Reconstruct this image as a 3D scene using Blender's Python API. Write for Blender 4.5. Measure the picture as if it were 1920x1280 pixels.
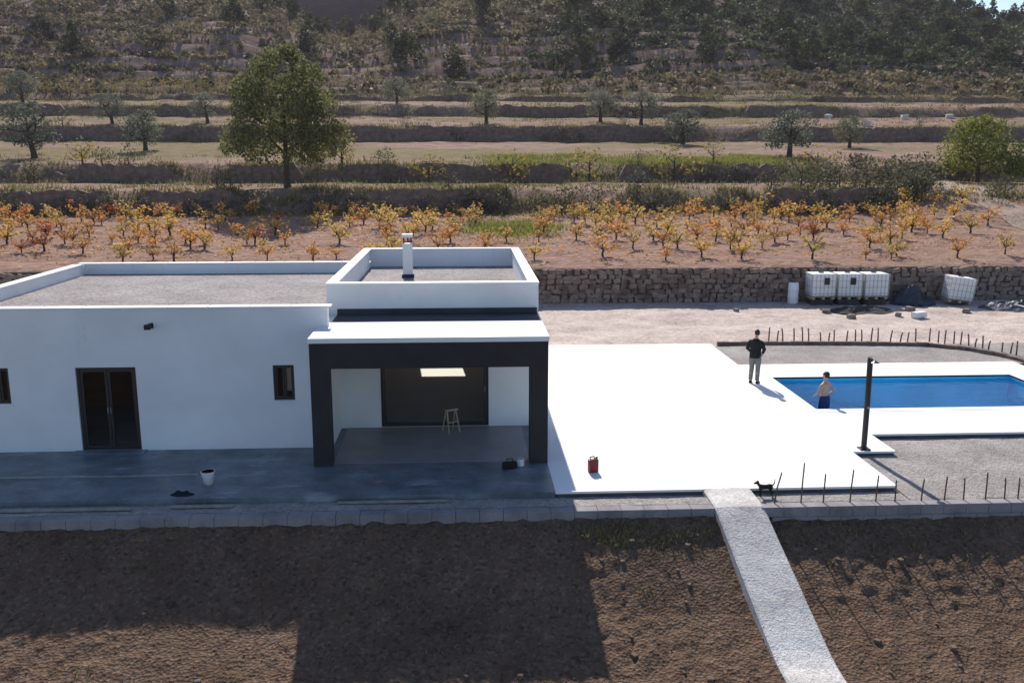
import bpy, bmesh, math, random
import numpy as np
from mathutils import Vector, Matrix

for o in list(bpy.data.objects): bpy.data.objects.remove(o, do_unlink=True)
S = bpy.context.scene
C = S.collection
R = math.radians
random.seed(7)
rng = np.random.default_rng(11)

# ------------------------------------------------------------------ camera, sky, sun, exposure
cd = bpy.data.cameras.new('camera'); cam = bpy.data.objects.new('camera', cd); C.objects.link(cam)
cam.location = (0, 0, 7.2); cam.rotation_euler = (R(90 - 11.4), 0, R(-2.94))
cd.sensor_width = 36; cd.lens = 1715 / 1920 * 36; cd.clip_start = .1; cd.clip_end = 4000
S.camera = cam
SUN_EL, SUN_AZ = 38.0, -5.0            # azimuth measured from +Y (behind the house), negative = to the left
W = bpy.data.worlds.new('World'); S.world = W; W.use_nodes = True
wn = W.node_tree.nodes; wl = W.node_tree.links
for n in list(wn): wn.remove(n)
sky = wn.new('ShaderNodeTexSky'); sky.sky_type = 'NISHITA'; sky.sun_disc = False
sky.sun_elevation = R(SUN_EL); sky.sun_rotation = R(SUN_AZ); sky.altitude = 600
sky.air_density = 1.0; sky.dust_density = .8; sky.ozone_density = 3.5
bg = wn.new('ShaderNodeBackground'); bg.inputs['Strength'].default_value = .115
wo = wn.new('ShaderNodeOutputWorld')
wl.new(sky.outputs[0], bg.inputs[0]); wl.new(bg.outputs[0], wo.inputs[0])
sd = bpy.data.lights.new('sun', 'SUN'); sd.energy = 5.0; sd.angle = R(.53); sd.color = (1, .93, .83)
sun = bpy.data.objects.new('sun', sd); C.objects.link(sun)
todir = Vector((math.sin(R(SUN_AZ)) * math.cos(R(SUN_EL)), math.cos(R(SUN_AZ)) * math.cos(R(SUN_EL)), math.sin(R(SUN_EL))))
sun.rotation_euler = (-todir).to_track_quat('-Z', 'Y').to_euler(); sun.location = (0, 60, 60)
S.view_settings.view_transform = 'Standard'; S.view_settings.look = 'None'
S.view_settings.gamma = 1; S.view_settings.use_curve_mapping = False
S.view_settings.exposure = 0.42

# ------------------------------------------------------------------ material helpers
def new_mat(name):
    m = bpy.data.materials.new(name); m.use_nodes = True
    nt = m.node_tree
    return m, nt, nt.nodes, nt.links, nt.nodes['Principled BSDF']

def coords(nodes, links, kind, scale):
    mp = nodes.new('ShaderNodeMapping'); mp.inputs['Scale'].default_value = (scale if isinstance(scale, tuple) else (scale,) * 3)
    if kind == 'world':
        g = nodes.new('ShaderNodeNewGeometry'); links.new(g.outputs['Position'], mp.inputs[0])
    else:
        t = nodes.new('ShaderNodeTexCoord'); links.new(t.outputs['Object'], mp.inputs[0])
    return mp.outputs[0]

def noise(nodes, links, kind, scale, detail=4, rough=.6):
    n = nodes.new('ShaderNodeTexNoise'); n.inputs['Scale'].default_value = 1
    n.inputs['Detail'].default_value = detail; n.inputs['Roughness'].default_value = rough
    links.new(coords(nodes, links, kind, scale), n.inputs['Vector'])
    return n.outputs['Fac']

def ramp(nodes, links, fac, stops):
    r = nodes.new('ShaderNodeValToRGB'); e = r.color_ramp.elements
    while len(e) < len(stops): e.new(.5)
    for i, (p, c) in enumerate(stops):
        e[i].position = p; e[i].color = (*c, 1) if len(c) == 3 else c
    links.new(fac, r.inputs[0]); return r.outputs[0]

def mixc(nodes, links, fac, a, b, mode='MIX'):
    m = nodes.new('ShaderNodeMix'); m.data_type = 'RGBA'; m.blend_type = mode
    for s, v in ((0, fac), (6, a), (7, b)):
        if hasattr(v, 'is_linked') or hasattr(v, 'links'): links.new(v, m.inputs[s])
        elif s == 0: m.inputs[0].default_value = v
        else: m.inputs[s].default_value = (*v, 1)
    return m.outputs[2]

def addbump(nodes, links, p, hs, dist=.02, strength=1.0):
    prev = None
    for h, d in hs:
        b = nodes.new('ShaderNodeBump'); b.inputs['Strength'].default_value = strength; b.inputs['Distance'].default_value = d
        links.new(h, b.inputs['Height'])
        if prev: links.new(prev, b.inputs['Normal'])
        prev = b.outputs[0]
    links.new(prev, p.inputs['Normal'])

def surf(name, col, var=.25, scale=2.0, fine=40, rough=.85, bump=.004, kind='world', spec=.3, metal=0, stain=None):
    """plain surface: base colour with broad and fine variation and fine relief"""
    m, nt, N, L, p = new_mat(name)
    a = noise(N, L, kind, scale, 5); b = noise(N, L, kind, fine, 3)
    lo = tuple(c * (1 - var) for c in col); hi = tuple(min(1, c * (1 + var)) for c in col)
    c1 = ramp(N, L, a, [(.3, lo), (.7, hi)])
    c2 = ramp(N, L, b, [(.3, (1 - var * .7,) * 3), (.7, (1, 1, 1))])
    c = mixc(N, L, 1.0, c1, c2, 'MULTIPLY')
    if stain:
        sn = ramp(N, L, noise(N, L, kind, stain[1], 6, .7), [(stain[2], (0, 0, 0)), (stain[2] + .12, (1, 1, 1))])
        c = mixc(N, L, sn, c, stain[0])
    L.new(c, p.inputs['Base Color'])
    p.inputs['Roughness'].default_value = rough; p.inputs['Specular IOR Level'].default_value = spec
    p.inputs['Metallic'].default_value = metal
    if bump: addbump(N, L, p, [(b, bump)])
    return m

def gravel(name, cols, cell=30, bump=.02, patch=None, kind='world', rough=.95):
    """speckled ground: voronoi cells coloured at random plus broad patches"""
    m, nt, N, L, p = new_mat(name)
    v = N.new('ShaderNodeTexVoronoi'); v.inputs['Scale'].default_value = 1
    L.new(coords(N, L, kind, cell), v.inputs['Vector'])
    sp = N.new('ShaderNodeSeparateColor'); L.new(v.outputs['Color'], sp.inputs[0])
    c = ramp(N, L, sp.outputs[0], [(i / (len(cols) - 1), k) for i, k in enumerate(cols)])
    big = noise(N, L, kind, .55, 7, .72)
    c = mixc(N, L, 1.0, c, ramp(N, L, big, [(.3, (.68, .66, .66)), (.7, (1.18, 1.18, 1.18))]), 'MULTIPLY')
    if patch:
        pf = ramp(N, L, noise(N, L, kind, patch[1], 6, .7), [(patch[2], (0, 0, 0)), (patch[2] + .15, (1, 1, 1))])
        c = mixc(N, L, pf, c, patch[0])
    L.new(c, p.inputs['Base Color']); p.inputs['Roughness'].default_value = rough; p.inputs['Specular IOR Level'].default_value = .15
    n1 = noise(N, L, kind, cell * .35, 5, .7)
    addbump(N, L, p, [(n1, bump * 2), (v.outputs['Distance'], bump)])
    return m

def leaf(name, cols, trans=.35, big=None):
    m, nt, N, L, p = new_mat(name)
    g = N.new('ShaderNodeNewGeometry'); oi = N.new('ShaderNodeObjectInfo')
    c = ramp(N, L, g.outputs['Random Per Island'], [(i / (len(cols) - 1), k) for i, k in enumerate(cols)])
    c = mixc(N, L, 1.0, c, ramp(N, L, oi.outputs['Random'], [(0, (.75, .78, .8)), (.5, (1, 1, 1)), (1, (1.15, 1.08, .9))]), 'MULTIPLY')
    if big:
        c = mixc(N, L, ramp(N, L, noise(N, L, 'world', big[1], 4), [(.42, (0, 0, 0)), (.6, (1, 1, 1))]), c, big[0])
    L.new(c, p.inputs['Base Color']); p.inputs['Roughness'].default_value = .7; p.inputs['Specular IOR Level'].default_value = .2
    t = N.new('ShaderNodeBsdfTranslucent'); L.new(c, t.inputs[0])
    mx = N.new('ShaderNodeMixShader'); mx.inputs[0].default_value = trans
    L.new(p.outputs[0], mx.inputs[1]); L.new(t.outputs[0], mx.inputs[2]); L.new(mx.outputs[0], N['Material Output'].inputs[0])
    return m

def glassy(name, tint, rough=.02, ior=1.45, ripple=0):
    m, nt, N, L, p = new_mat(name); N.remove(p)
    tr = N.new('ShaderNodeBsdfTransparent'); tr.inputs[0].default_value = (*tint, 1)
    gl = N.new('ShaderNodeBsdfGlossy'); gl.inputs['Roughness'].default_value = rough
    fr = N.new('ShaderNodeFresnel'); fr.inputs[0].default_value = ior
    if ripple:
        b = N.new('ShaderNodeBump'); b.inputs['Distance'].default_value = ripple
        L.new(noise(N, L, 'world', (3, 4, 3), 3), b.inputs['Height']); L.new(b.outputs[0], gl.inputs['Normal']); L.new(b.outputs[0], fr.inputs['Normal'])
    mx = N.new('ShaderNodeMixShader'); L.new(fr.outputs[0], mx.inputs[0]); L.new(tr.outputs[0], mx.inputs[1]); L.new(gl.outputs[0], mx.inputs[2])
    L.new(mx.outputs[0], N['Material Output'].inputs[0]); return m

M = {}
M['stucco'] = surf('white_stucco', (.79, .785, .79), .07, .7, 60, .9, .004, stain=((.64, .63, .62), (1.6, 1.6, .45), .63))
M['white'] = surf('white_concrete', (.82, .81, .79), .05, .6, 50, .8, .003, stain=((.7, .68, .64), .45, .62))
M['white_roof'] = surf('white_roof_paint', (.84, .83, .8), .04, 1.2, 40, .7, .003)
M['coping'] = surf('white_coping', (.8, .8, .79), .08, 3, 30, .8, .004)
M['anthracite'] = surf('anthracite_render', (.028, .027, .03), .25, 2, 50, .6, .002)
M['dark_metal'] = surf('dark_aluminium', (.018, .018, .02), .15, 3, 60, .4, .0005, spec=.5)
M['dark_roof'] = surf('dark_roof_colour', (.035, .045, .06), .3, 2, 30, .7, .004)  # flue base colour, also darkens the shaded band of the porch roof
M['roof_gravel'] = gravel('roof_gravel', [(.19, .17, .165), (.3, .275, .27), (.37, .345, .335), (.26, .235, .23)], 16, .015)
M['dark_floor'] = surf('dark_terrace_tile', (.16, .185, .21), .38, 1.3, 9, .42, .002, stain=((.29, .31, .33), (.7, 1.6, 1), .56))
M['porch_floor'] = surf('porch_tile', (.31, .285, .28), .16, 1.2, 25, .45, .001)
M['plaster'] = surf('interior_plaster', (.66, .5, .36), .15, 1, 20, .9, .002)
M['concrete'] = surf('grey_concrete', (.27, .25, .26), .3, 1.4, 25, .9, .006, stain=((.2, .185, .185), .7, .6))
M['slab_edge'] = surf('dark_slab_edge', (.1, .1, .105), .3, 2, 25, .9, .004)
M['path'] = gravel('pale_path_gravel', [(.5, .47, .43), (.76, .72, .67), (.66, .62, .57), (.82, .78, .73)], 26, .006)
M['yard'] = gravel('yard_soil', [(.38, .3, .26), (.54, .45, .4), (.49, .4, .355), (.6, .52, .47)], 9, .03, patch=((.36, .28, .235), .3, .6))
M['grey_gravel'] = gravel('grey_gravel', [(.23, .205, .19), (.35, .32, .305), (.3, .27, .255), (.4, .375, .36)], 18, .02)
M['dirt'] = gravel('turned_earth', [(.082, .052, .035), (.16, .102, .068), (.13, .082, .054), (.21, .137, .094)], 16, .03, patch=((.145, .08, .052), .5, .58))
M['field'] = gravel('vineyard_soil', [(.17, .095, .07), (.27, .165, .13), (.23, .14, .105), (.32, .21, .17)], 3, .06)
M['road'] = gravel('road_soil', [(.22, .16, .12), (.34, .26, .2), (.3, .22, .17), (.4, .31, .25)], 5, .04)
M['pool_tile'] = surf('blue_pool_tile', (.1, .56, .82), .12, .8, 8, .5, 0)
M['water'] = glassy('pool_water', (.84, .95, .99), .03, 1.2, .03)
M['glass'] = glassy('window_glass', (.84, .85, .83), .02, 1.28)
M['stone'] = surf('dry_stone', (.28, .21, .17), .4, 2.2, 18, .95, .02)
M['stone2'] = surf('dry_stone_dark', (.21, .145, .12), .4, 2.2, 18, .95, .02)
M['mortar'] = surf('earth_joint', (.11, .085, .07), .3, 3, 20, 1, .02)
M['bank_stone'] = surf('bank_stone', (.15, .11, .085), .3, 5, 30, .95, .01)
M['boulder'] = surf('pale_rock', (.6, .57, .52), .25, 1.5, 8, .9, .03)
M['stake'] = surf('weathered_stake', (.13, .1, .075), .3, 5, 40, .8, .002)
M['plastic_white'] = surf('white_plastic', (.8, .8, .8), .06, 2, 20, .45, .001, 'object')
M['plastic_black'] = surf('black_plastic', (.02, .02, .022), .2, 3, 30, .5, .001, 'object')
M['plastic_red'] = surf('red_plastic', (.2, .012, .02), .15, 4, 30, .4, .001, 'object')
M['galv'] = surf('galvanised_steel', (.42, .42, .43), .2, 6, 40, .4, .0005, 'object', metal=.8)
M['wood'] = surf('pale_timber', (.45, .35, .24), .25, 4, 40, .8, .002, 'object')
M['grey_timber'] = surf('grey_timber', (.3, .28, .25), .25, 4, 40, .8, .002, 'object')
M['tarp'] = surf('blue_grey_tarpaulin', (.04, .05, .07), .3, 3, 20, .5, .01, 'object')
M['rubble'] = surf('dark_rubble', (.07, .06, .058), .45, 2, 14, .95, .02)
M['skin'] = surf('skin', (.45, .26, .19), .08, 6, 40, .55, 0, 'object')
M['hair'] = surf('dark_hair', (.018, .013, .01), .3, 20, 80, .6, .002, 'object')
M['black_cloth'] = surf('black_cloth', (.014, .014, .016), .3, 8, 60, .9, .003, 'object')
M['grey_cloth'] = surf('grey_cloth', (.2, .19, .18), .2, 8, 60, .9, .003, 'object')
M['navy_cloth'] = surf('navy_cloth', (.02, .028, .1), .2, 8, 60, .9, .003, 'object')
M['fur'] = surf('black_fur', (.016, .015, .014), .4, 12, 90, .8, .004, 'object')
M['bark'] = surf('bark', (.085, .062, .048), .35, 4, 20, .95, .02, 'object')
M['grass'] = leaf('dry_grass', [(.09, .1, .035), (.2, .18, .07), (.28, .24, .12)], .3)
M['pine'] = leaf('pine_leaves', [(.055, .06, .03), (.1, .112, .05), (.16, .175, .07), (.25, .26, .1)], .42)
M['meadow'] = leaf('meadow_grass', [(.12, .15, .04), (.2, .23, .06), (.28, .29, .1)], .4)
M['olive'] = leaf('olive_leaves', [(.1, .11, .075), (.17, .18, .13), (.25, .26, .2)], .35)
M['lime'] = leaf('lime_leaves', [(.06, .085, .02), (.12, .16, .035), (.2, .23, .05), (.25, .24, .06)], .38)
M['yellowgreen'] = leaf('yellow_green_leaves', [(.15, .125, .03), (.27, .21, .05), (.36, .27, .07)], .4)
M['shrub'] = leaf('shrub_leaves', [(.06, .06, .035), (.11, .11, .065), (.17, .155, .1)], .35)
M['vine_orange'] = leaf('orange_vine_leaves', [(.48, .22, .07), (.64, .33, .11), (.74, .43, .14), (.55, .3, .11)], .35)
M['vine_gold'] = leaf('gold_vine_leaves', [(.56, .36, .1), (.7, .48, .16), (.48, .38, .14), (.64, .36, .1)], .35)
M['vine_red'] = leaf('red_vine_leaves', [(.36, .11, .05), (.52, .18, .07), (.58, .25, .09), (.27, .1, .06)], .35)
M['scrub'] = leaf('hillside_scrub_leaves', [(.1, .082, .042), (.18, .145, .08), (.27, .205, .135), (.19, .175, .075)], .36, big=((.075, .075, .04), .22))
M['forest'] = leaf('hill_pine_leaves', [(.04, .05, .026), (.085, .105, .045), (.16, .185, .075)], .34, big=((.034, .042, .026), .18))

def hill_mat():
    m, nt, N, L, p = new_mat('hillside_soil')
    g = N.new('ShaderNodeNewGeometry'); sx = N.new('ShaderNodeSeparateXYZ'); L.new(g.outputs['Position'], sx.inputs[0])
    base = ramp(N, L, noise(N, L, 'world', .5, 6, .7), [(.25, (.16, .095, .075)), (.5, (.29, .19, .145)), (.75, (.38, .265, .205))])
    green = ramp(N, L, noise(N, L, 'world', .9, 5, .7), [(.3, (.14, .11, .055)), (.7, (.26, .2, .1))])
    gf = ramp(N, L, noise(N, L, 'world', (.035, .06, .05), 4, .6), [(.44, (0, 0, 0)), (.58, (1, 1, 1))])
    c = mixc(N, L, gf, base, green)
    # the vineyard strip is bare reddish soil, the upper hill dull purple-brown scree
    r1 = N.new('ShaderNodeMapRange'); r1.inputs[1].default_value = 70.5; r1.inputs[2].default_value = 68; L.new(sx.outputs[1], r1.inputs[0])
    soil = ramp(N, L, noise(N, L, 'world', 1.6, 7, .75), [(.28, (.2, .115, .085)), (.5, (.33, .205, .155)), (.72, (.44, .3, .235))])
    c = mixc(N, L, r1.outputs[0], c, soil)
    r2 = N.new('ShaderNodeMapRange'); r2.inputs[1].default_value = 150; r2.inputs[2].default_value = 175; L.new(sx.outputs[1], r2.inputs[0])
    scree = ramp(N, L, noise(N, L, 'world', (.25, .5, .8), 7, .7), [(.3, (.13, .08, .065)), (.55, (.25, .17, .14)), (.75, (.37, .275, .225))])
    c = mixc(N, L, r2.outputs[0], c, scree)
    L.new(c, p.inputs['Base Color']); p.inputs['Roughness'].default_value = 1; p.inputs['Specular IOR Level'].default_value = .1
    addbump(N, L, p, [(noise(N, L, 'world', 2.2, 6, .75), .25), (noise(N, L, 'world', .4, 4, .6), .5)])
    return m
M['hill'] = hill_mat()
M['far_wood'] = surf('far_woodland', (.014, .011, .02), .5, .05, .2, 1, 1.0, spec=0)

# ------------------------------------------------------------------ object helpers
def tag(o, label=None, cat=None, group=None, kind=None):
    if label: o['label'] = label
    if cat: o['category'] = cat
    if group: o['group'] = group
    if kind: o['kind'] = kind
    return o

def empty(name, loc=(0, 0, 0), rz=0, **k):
    o = bpy.data.objects.new(name, None); C.objects.link(o); o.location = loc; o.rotation_euler = (0, 0, rz)
    o.empty_display_size = .2
    return tag(o, **k)

def link(name, me, mat=None, parent=None, loc=None, smooth=False):
    o = bpy.data.objects.new(name, me); C.objects.link(o)
    if mat is not None and not me.materials: me.materials.append(M[mat])
    if parent: o.parent = parent
    if loc: o.location = loc
    if smooth:
        me.polygons.foreach_set('use_smooth', [True] * len(me.polygons))
    return o

def from_np(name, V, F, mat=None, smooth=False):
    me = bpy.data.meshes.new(name)
    V = np.asarray(V, np.float32); F = np.asarray(F, np.int32)
    me.vertices.add(len(V)); me.vertices.foreach_set('co', V.ravel())
    n, k = F.shape
    me.loops.add(n * k); me.loops.foreach_set('vertex_index', F.ravel())
    me.polygons.add(n); me.polygons.foreach_set('loop_start', np.arange(0, n * k, k, dtype=np.int32))
    me.polygons.foreach_set('use_smooth', np.full(n, bool(smooth)))
    me.update(calc_edges=True); me.validate()
    if mat: me.materials.append(M[mat])
    return me

class MB:
    """collects boxes, tubes and lofts into one mesh"""
    def __init__(s): s.v = []; s.f = []
    def add(s, v, f):
        b = len(s.v); s.v += [tuple(p) for p in v]; s.f += [tuple(i + b for i in q) for q in f]; return s
    def box(s, x0, x1, y0, y1, z0, z1, bev=0, mtx=None):
        if bev:
            bm = bmesh.new(); bmesh.ops.create_cube(bm, size=1)
            for v in bm.verts: v.co = Vector(((x0 + x1) / 2 + v.co.x * (x1 - x0), (y0 + y1) / 2 + v.co.y * (y1 - y0), (z0 + z1) / 2 + v.co.z * (z1 - z0)))
            bmesh.ops.bevel(bm, geom=bm.edges[:], offset=bev, segments=2, affect='EDGES', profile=.6)
            bm.verts.index_update()
            v = [p.co.copy() for p in bm.verts]; f = [[w.index for w in q.verts] for q in bm.faces]; bm.free()
        else:
            v = [Vector((x, y, z)) for z in (z0, z1) for y in (y0, y1) for x in (x0, x1)]
            f = [(0, 2, 3, 1), (4, 5, 7, 6), (0, 1, 5, 4), (2, 6, 7, 3), (0, 4, 6, 2), (1, 3, 7, 5)]
        if mtx: v = [mtx @ p for p in v]
        return s.add(v, f)
    def loft(s, pts, radii, n=8, cap=True):
        """tube through pts; radii are r or (ra, rb) pairs; ra lies across, rb along the reference axis"""
        rings = []; P = [Vector(p) for p in pts]
        for i, p in enumerate(P):
            d = (P[min(i + 1, len(P) - 1)] - P[max(i - 1, 0)]).normalized()
            ref = Vector((0, 1, 0)) if abs(d.y) < .9 else Vector((0, 0, 1))
            a = d.cross(ref).normalized(); b = a.cross(d).normalized()
            r = radii[i] if isinstance(radii, (list, tuple)) else radii
            ra, rb = r if isinstance(r, (tuple, list)) else (r, r)
            rings.append([p + a * ra * math.cos(2 * math.pi * k / n) + b * rb * math.sin(2 * math.pi * k / n) for k in range(n)])
        v = [q for r_ in rings for q in r_]; f = []
        for i in range(len(P) - 1):
            for k in range(n): f.append((i * n + k, i * n + (k + 1) % n, (i + 1) * n + (k + 1) % n, (i + 1) * n + k))
        if cap: f.append(tuple(range(n))[::-1]); f.append(tuple((len(P) - 1) * n + k for k in range(n)))
        return s.add(v, f)
    def mesh(s, name, mat=None, smooth=False):
        me = bpy.data.meshes.new(name); me.from_pydata([tuple(p) for p in s.v], [], s.f); me.update()
        bm = bmesh.new(); bm.from_mesh(me); bmesh.ops.recalc_face_normals(bm, faces=bm.faces); bm.to_mesh(me); bm.free()
        if mat: me.materials.append(M[mat])
        if smooth: me.polygons.foreach_set('use_smooth', [True] * len(me.polygons))
        return me
    def build(s, name, mat, parent=None, smooth=False):
        return link(name, s.mesh(name, mat, smooth), None, parent)

def box(name, mat, x0, x1, y0, y1, z0, z1, parent=None, bev=0):
    return MB().box(x0, x1, y0, y1, z0, z1, bev).build(name, mat, parent)

def grid_solid(xs, ys, zs, solid):
    """mesh of the cells for which solid(xm, ym, zm); only outer faces are made"""
    nx, ny, nz = len(xs) - 1, len(ys) - 1, len(zs) - 1
    on = {(i, j, k) for i in range(nx) for j in range(ny) for k in range(nz)
          if solid((xs[i] + xs[i + 1]) / 2, (ys[j] + ys[j + 1]) / 2, (zs[k] + zs[k + 1]) / 2)}
    idx = {}; V = []; F = []
    def vid(i, j, k):
        if (i, j, k) not in idx: idx[(i, j, k)] = len(V); V.append((xs[i], ys[j], zs[k]))
        return idx[(i, j, k)]
    for (i, j, k) in on:
        for d, q in (((-1, 0, 0), ((0, 0, 0), (0, 0, 1), (0, 1, 1), (0, 1, 0))), ((1, 0, 0), ((1, 0, 0), (1, 1, 0), (1, 1, 1), (1, 0, 1))),
                     ((0, -1, 0), ((0, 0, 0), (1, 0, 0), (1, 0, 1), (0, 0, 1))), ((0, 1, 0), ((0, 1, 0), (0, 1, 1), (1, 1, 1), (1, 1, 0))),
                     ((0, 0, -1), ((0, 0, 0), (0, 1, 0), (1, 1, 0), (1, 0, 0))), ((0, 0, 1), ((0, 0, 1), (1, 0, 1), (1, 1, 1), (0, 1, 1)))):
            if (i + d[0], j + d[1], k + d[2]) not in on:
                F.append([vid(i + a, j + b, k + c) for a, b, c in q])
    return V, F

def wall(name, mat, x0, x1, y0, y1, z0, z1, openings=(), parent=None, axis='x'):
    xs = {x0, x1}; ys = {y0, y1}; zs = {z0, z1}
    for (a, b, c, d) in openings:
        (xs if axis == 'x' else ys).update((a, b)); zs.update((c, d))
    def solid(x, y, z):
        t = x if axis == 'x' else y
        return not any(a < t < b and c < z < d for a, b, c, d in openings)
    V, F = grid_solid(sorted(xs), sorted(ys), sorted(zs), solid)
    return link(name, from_np(name, V, F, mat), None, parent)

def copy_tree(o, parent=None):
    c = o.copy(); C.objects.link(c)
    if parent is not None: c.parent = parent
    for ch in o.children: copy_tree(ch, c)
    return c

# lattice noise for relief
_tab = rng.random((256, 256))
def vnoise(x, y):
    x = np.asarray(x, float); y = np.asarray(y, float)
    xi = np.floor(x).astype(int); yi = np.floor(y).astype(int); fx = x - xi; fy = y - yi
    fx = fx * fx * (3 - 2 * fx); fy = fy * fy * (3 - 2 * fy)
    t = lambda a, b: _tab[a & 255, b & 255]
    return (t(xi, yi) * (1 - fx) + t(xi + 1, yi) * fx) * (1 - fy) + (t(xi, yi + 1) * (1 - fx) + t(xi + 1, yi + 1) * fx) * fy - .5
def fbm(x, y, o=4):
    s = 0
    for i in range(o): s = s + vnoise(np.asarray(x) * 2 ** i + 17 * i, np.asarray(y) * 2 ** i + 5 * i) / 2 ** i
    return s

def sheet(xs, ys, zf, skip=None):
    X, Y = np.meshgrid(xs, ys); Z = zf(X, Y)
    V = np.stack([X, Y, Z], -1).reshape(-1, 3); n = len(xs)
    j, i = np.meshgrid(np.arange(len(ys) - 1), np.arange(n - 1), indexing='ij')
    F = np.stack([j * n + i, j * n + i + 1, (j + 1) * n + i + 1, (j + 1) * n + i], -1).reshape(-1, 4)
    if skip is not None:
        cx = (X[:-1, :-1] + X[1:, 1:]).ravel() / 2; cy = (Y[:-1, :-1] + Y[1:, 1:]).ravel() / 2
        F = F[~skip(cx, cy)]
    return V, F

# ------------------------------------------------------------------ the lie of the land
def bank_z(X, Y, rough=True):
    X = np.asarray(X, float); Y = np.asarray(Y, float)
    z = np.interp(Y, [-60, -10, 4, 12, 14.6, 16.0, 17.4, 18.2, 18.6], [-5, -4.6, -3.7, -2.42, -1.84, -1.42, -.76, -.36, -.33])
    near = np.clip((Y - 15.5) / 2.7, 0, 1)
    z = z + near * np.where(X < 5.4, .1, -.02 * np.clip((X - 5) / 3, 0, 1))
    if rough:
        z = z + .035 * fbm(X * .5, Y * .5, 3) + .06 * fbm(X * 6 + 9, Y * 6, 3) * (.8 + 1.1 * fbm(X * .4, Y * .3, 2))
        z = z + .022 * np.sin((X * 1.1 - Y * .6) * 9 + 3 * fbm(X * .7, Y * .7, 2)) * np.clip(.5 + fbm(X * .3 + 4, Y * .3, 2) * 2, 0, 1)
    return z

POOL = (10.14, 18.32, 25.2, 29.15)
def yard_z(X, Y):
    X = np.asarray(X, float); Y = np.asarray(Y, float)
    m = np.clip((Y - 35.5) / 3, 0, 1) * np.clip((46.2 - Y) / 3, 0, 1)
    return -.15 + m * (.2 * fbm(X * .22, Y * .3, 4) + .06 * fbm(X * 1.5, Y * 1.5, 2)) + .03 * fbm(X * 2.2, Y * 2.2, 2) * np.clip((X - 9) / 2, 0, 1)

WALLS = [(46.3, -.15, 1.65), (69, 3.14, 4.72), (86, 4.88, 6.34), (125, 9.24, 10.97), (142, 13.21, 14.61), (156, 16.2, 16.9)]
def wall_y(i, a):
    a = np.asarray(a, float)
    if i == 0: return 46.3 + 0 * a
    return WALLS[i][0] + (.8 + .6 * i) * fbm(a * (5 + i) + 31 * i, a * 0 + 3.3 * i, 3)
def crest(a):
    a = np.asarray(a, float)
    g = np.exp(-((a + .125) / .075) ** 2)
    s = .36 - .165 * g - .108 * np.clip((a - .36) / .2, 0, 1)
    return s
def terrain_z(X, Y):
    X = np.asarray(X, float); Y = np.asarray(Y, float); a = X / Y
    z = np.full(np.broadcast(X, Y).shape, -.15)
    ybs = [wall_y(i, a) for i in range(6)]
    ramp_w = np.clip((a - .47) / .05, 0, 1)
    for i, (yb, (y0, zb, zt)) in enumerate(zip(ybs, WALLS)):
        nxt_y = ybs[i + 1] if i < 5 else yb + 44
        nxt_z = WALLS[i + 1][1] if i < 5 else 23.1
        t = np.clip((Y - yb) / (nxt_y - yb), 0, 1)
        zi = zt + (nxt_z - zt) * t
        w = .25
        if i: w = .25 + 3.2 * np.clip(2.2 * fbm(a * 14 + 7 * i, a * 0 + i * 2.1, 3) - .05, 0, 1)
        if i == 1: w = w + 13 * ramp_w
        s = np.clip((Y - yb + np.where(w > 6, (w - .25) * .6, 0)) / w, 0, 1)
        if i == 0: s = (Y > yb - .01) * 1.0
        z = np.where(s > 0, z * (1 - s) + zi * s, z)
    up = np.clip((Y - 196) / 40, 0, 1)
    hy = np.clip(Y - 200, 0, 135)
    hill = 23.1 + hy * crest(a) * .96 - np.clip(Y - 335, 0, 400) * .12
    z = np.where(Y > 200, hill, z)
    # old dry terraces on the lower hill
    st = np.clip((Y - 158) / 10, 0, 1) * np.clip((275 - Y) / 40, 0, 1)
    ph = (Y + 5 * fbm(a * 8, Y * .01, 3)) / 8.0
    z = z + st * (.9 - 2.0 * (ph - np.floor(ph)) ** 1.0 + 1.9 * np.clip(((ph - np.floor(ph)) - .88) / .12, 0, 1)) * 1.15
    z = z + np.clip((Y - 156) / 60, 0, 1) * 5 * fbm(X * .02, Y * .02, 4)
    z = z + np.clip((Y - 47) / 3, 0, 1) * .22 * fbm(X * .35, Y * .35, 3)
    return z
def tz(x, y): return float(terrain_z(np.array([x]), np.array([y]))[0])

# foreground earth bank
xs = np.concatenate([np.linspace(-70, -17, 20), np.linspace(-16.6, 20, 520), np.linspace(20.6, 80, 20)])
ys = np.concatenate([np.linspace(-60, 9, 30), np.linspace(9.2, 18.45, 170)])
V, F = sheet(xs, ys, bank_z)
tag(link('earth_bank', from_np('earth_bank', V, F, 'dirt', True)), kind='structure')

# yard behind and beside the house, with the pool cut out
xs = np.unique(np.concatenate([np.linspace(-75, -20, 16), np.linspace(-20, 34, 160), np.linspace(34, 85, 16), np.array(POOL[:2])]))
ys = np.unique(np.concatenate([np.linspace(18.3, 36, 60), np.linspace(36, 46.6, 40), np.array(POOL[2:])]))
V, F = sheet(xs, ys, yard_z, lambda x, y: (x > POOL[0]) & (x < POOL[1]) & (y > POOL[2]) & (y < POOL[3]))
tag(link('yard', from_np('yard', V, F, 'yard', True)), kind='structure')

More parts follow.
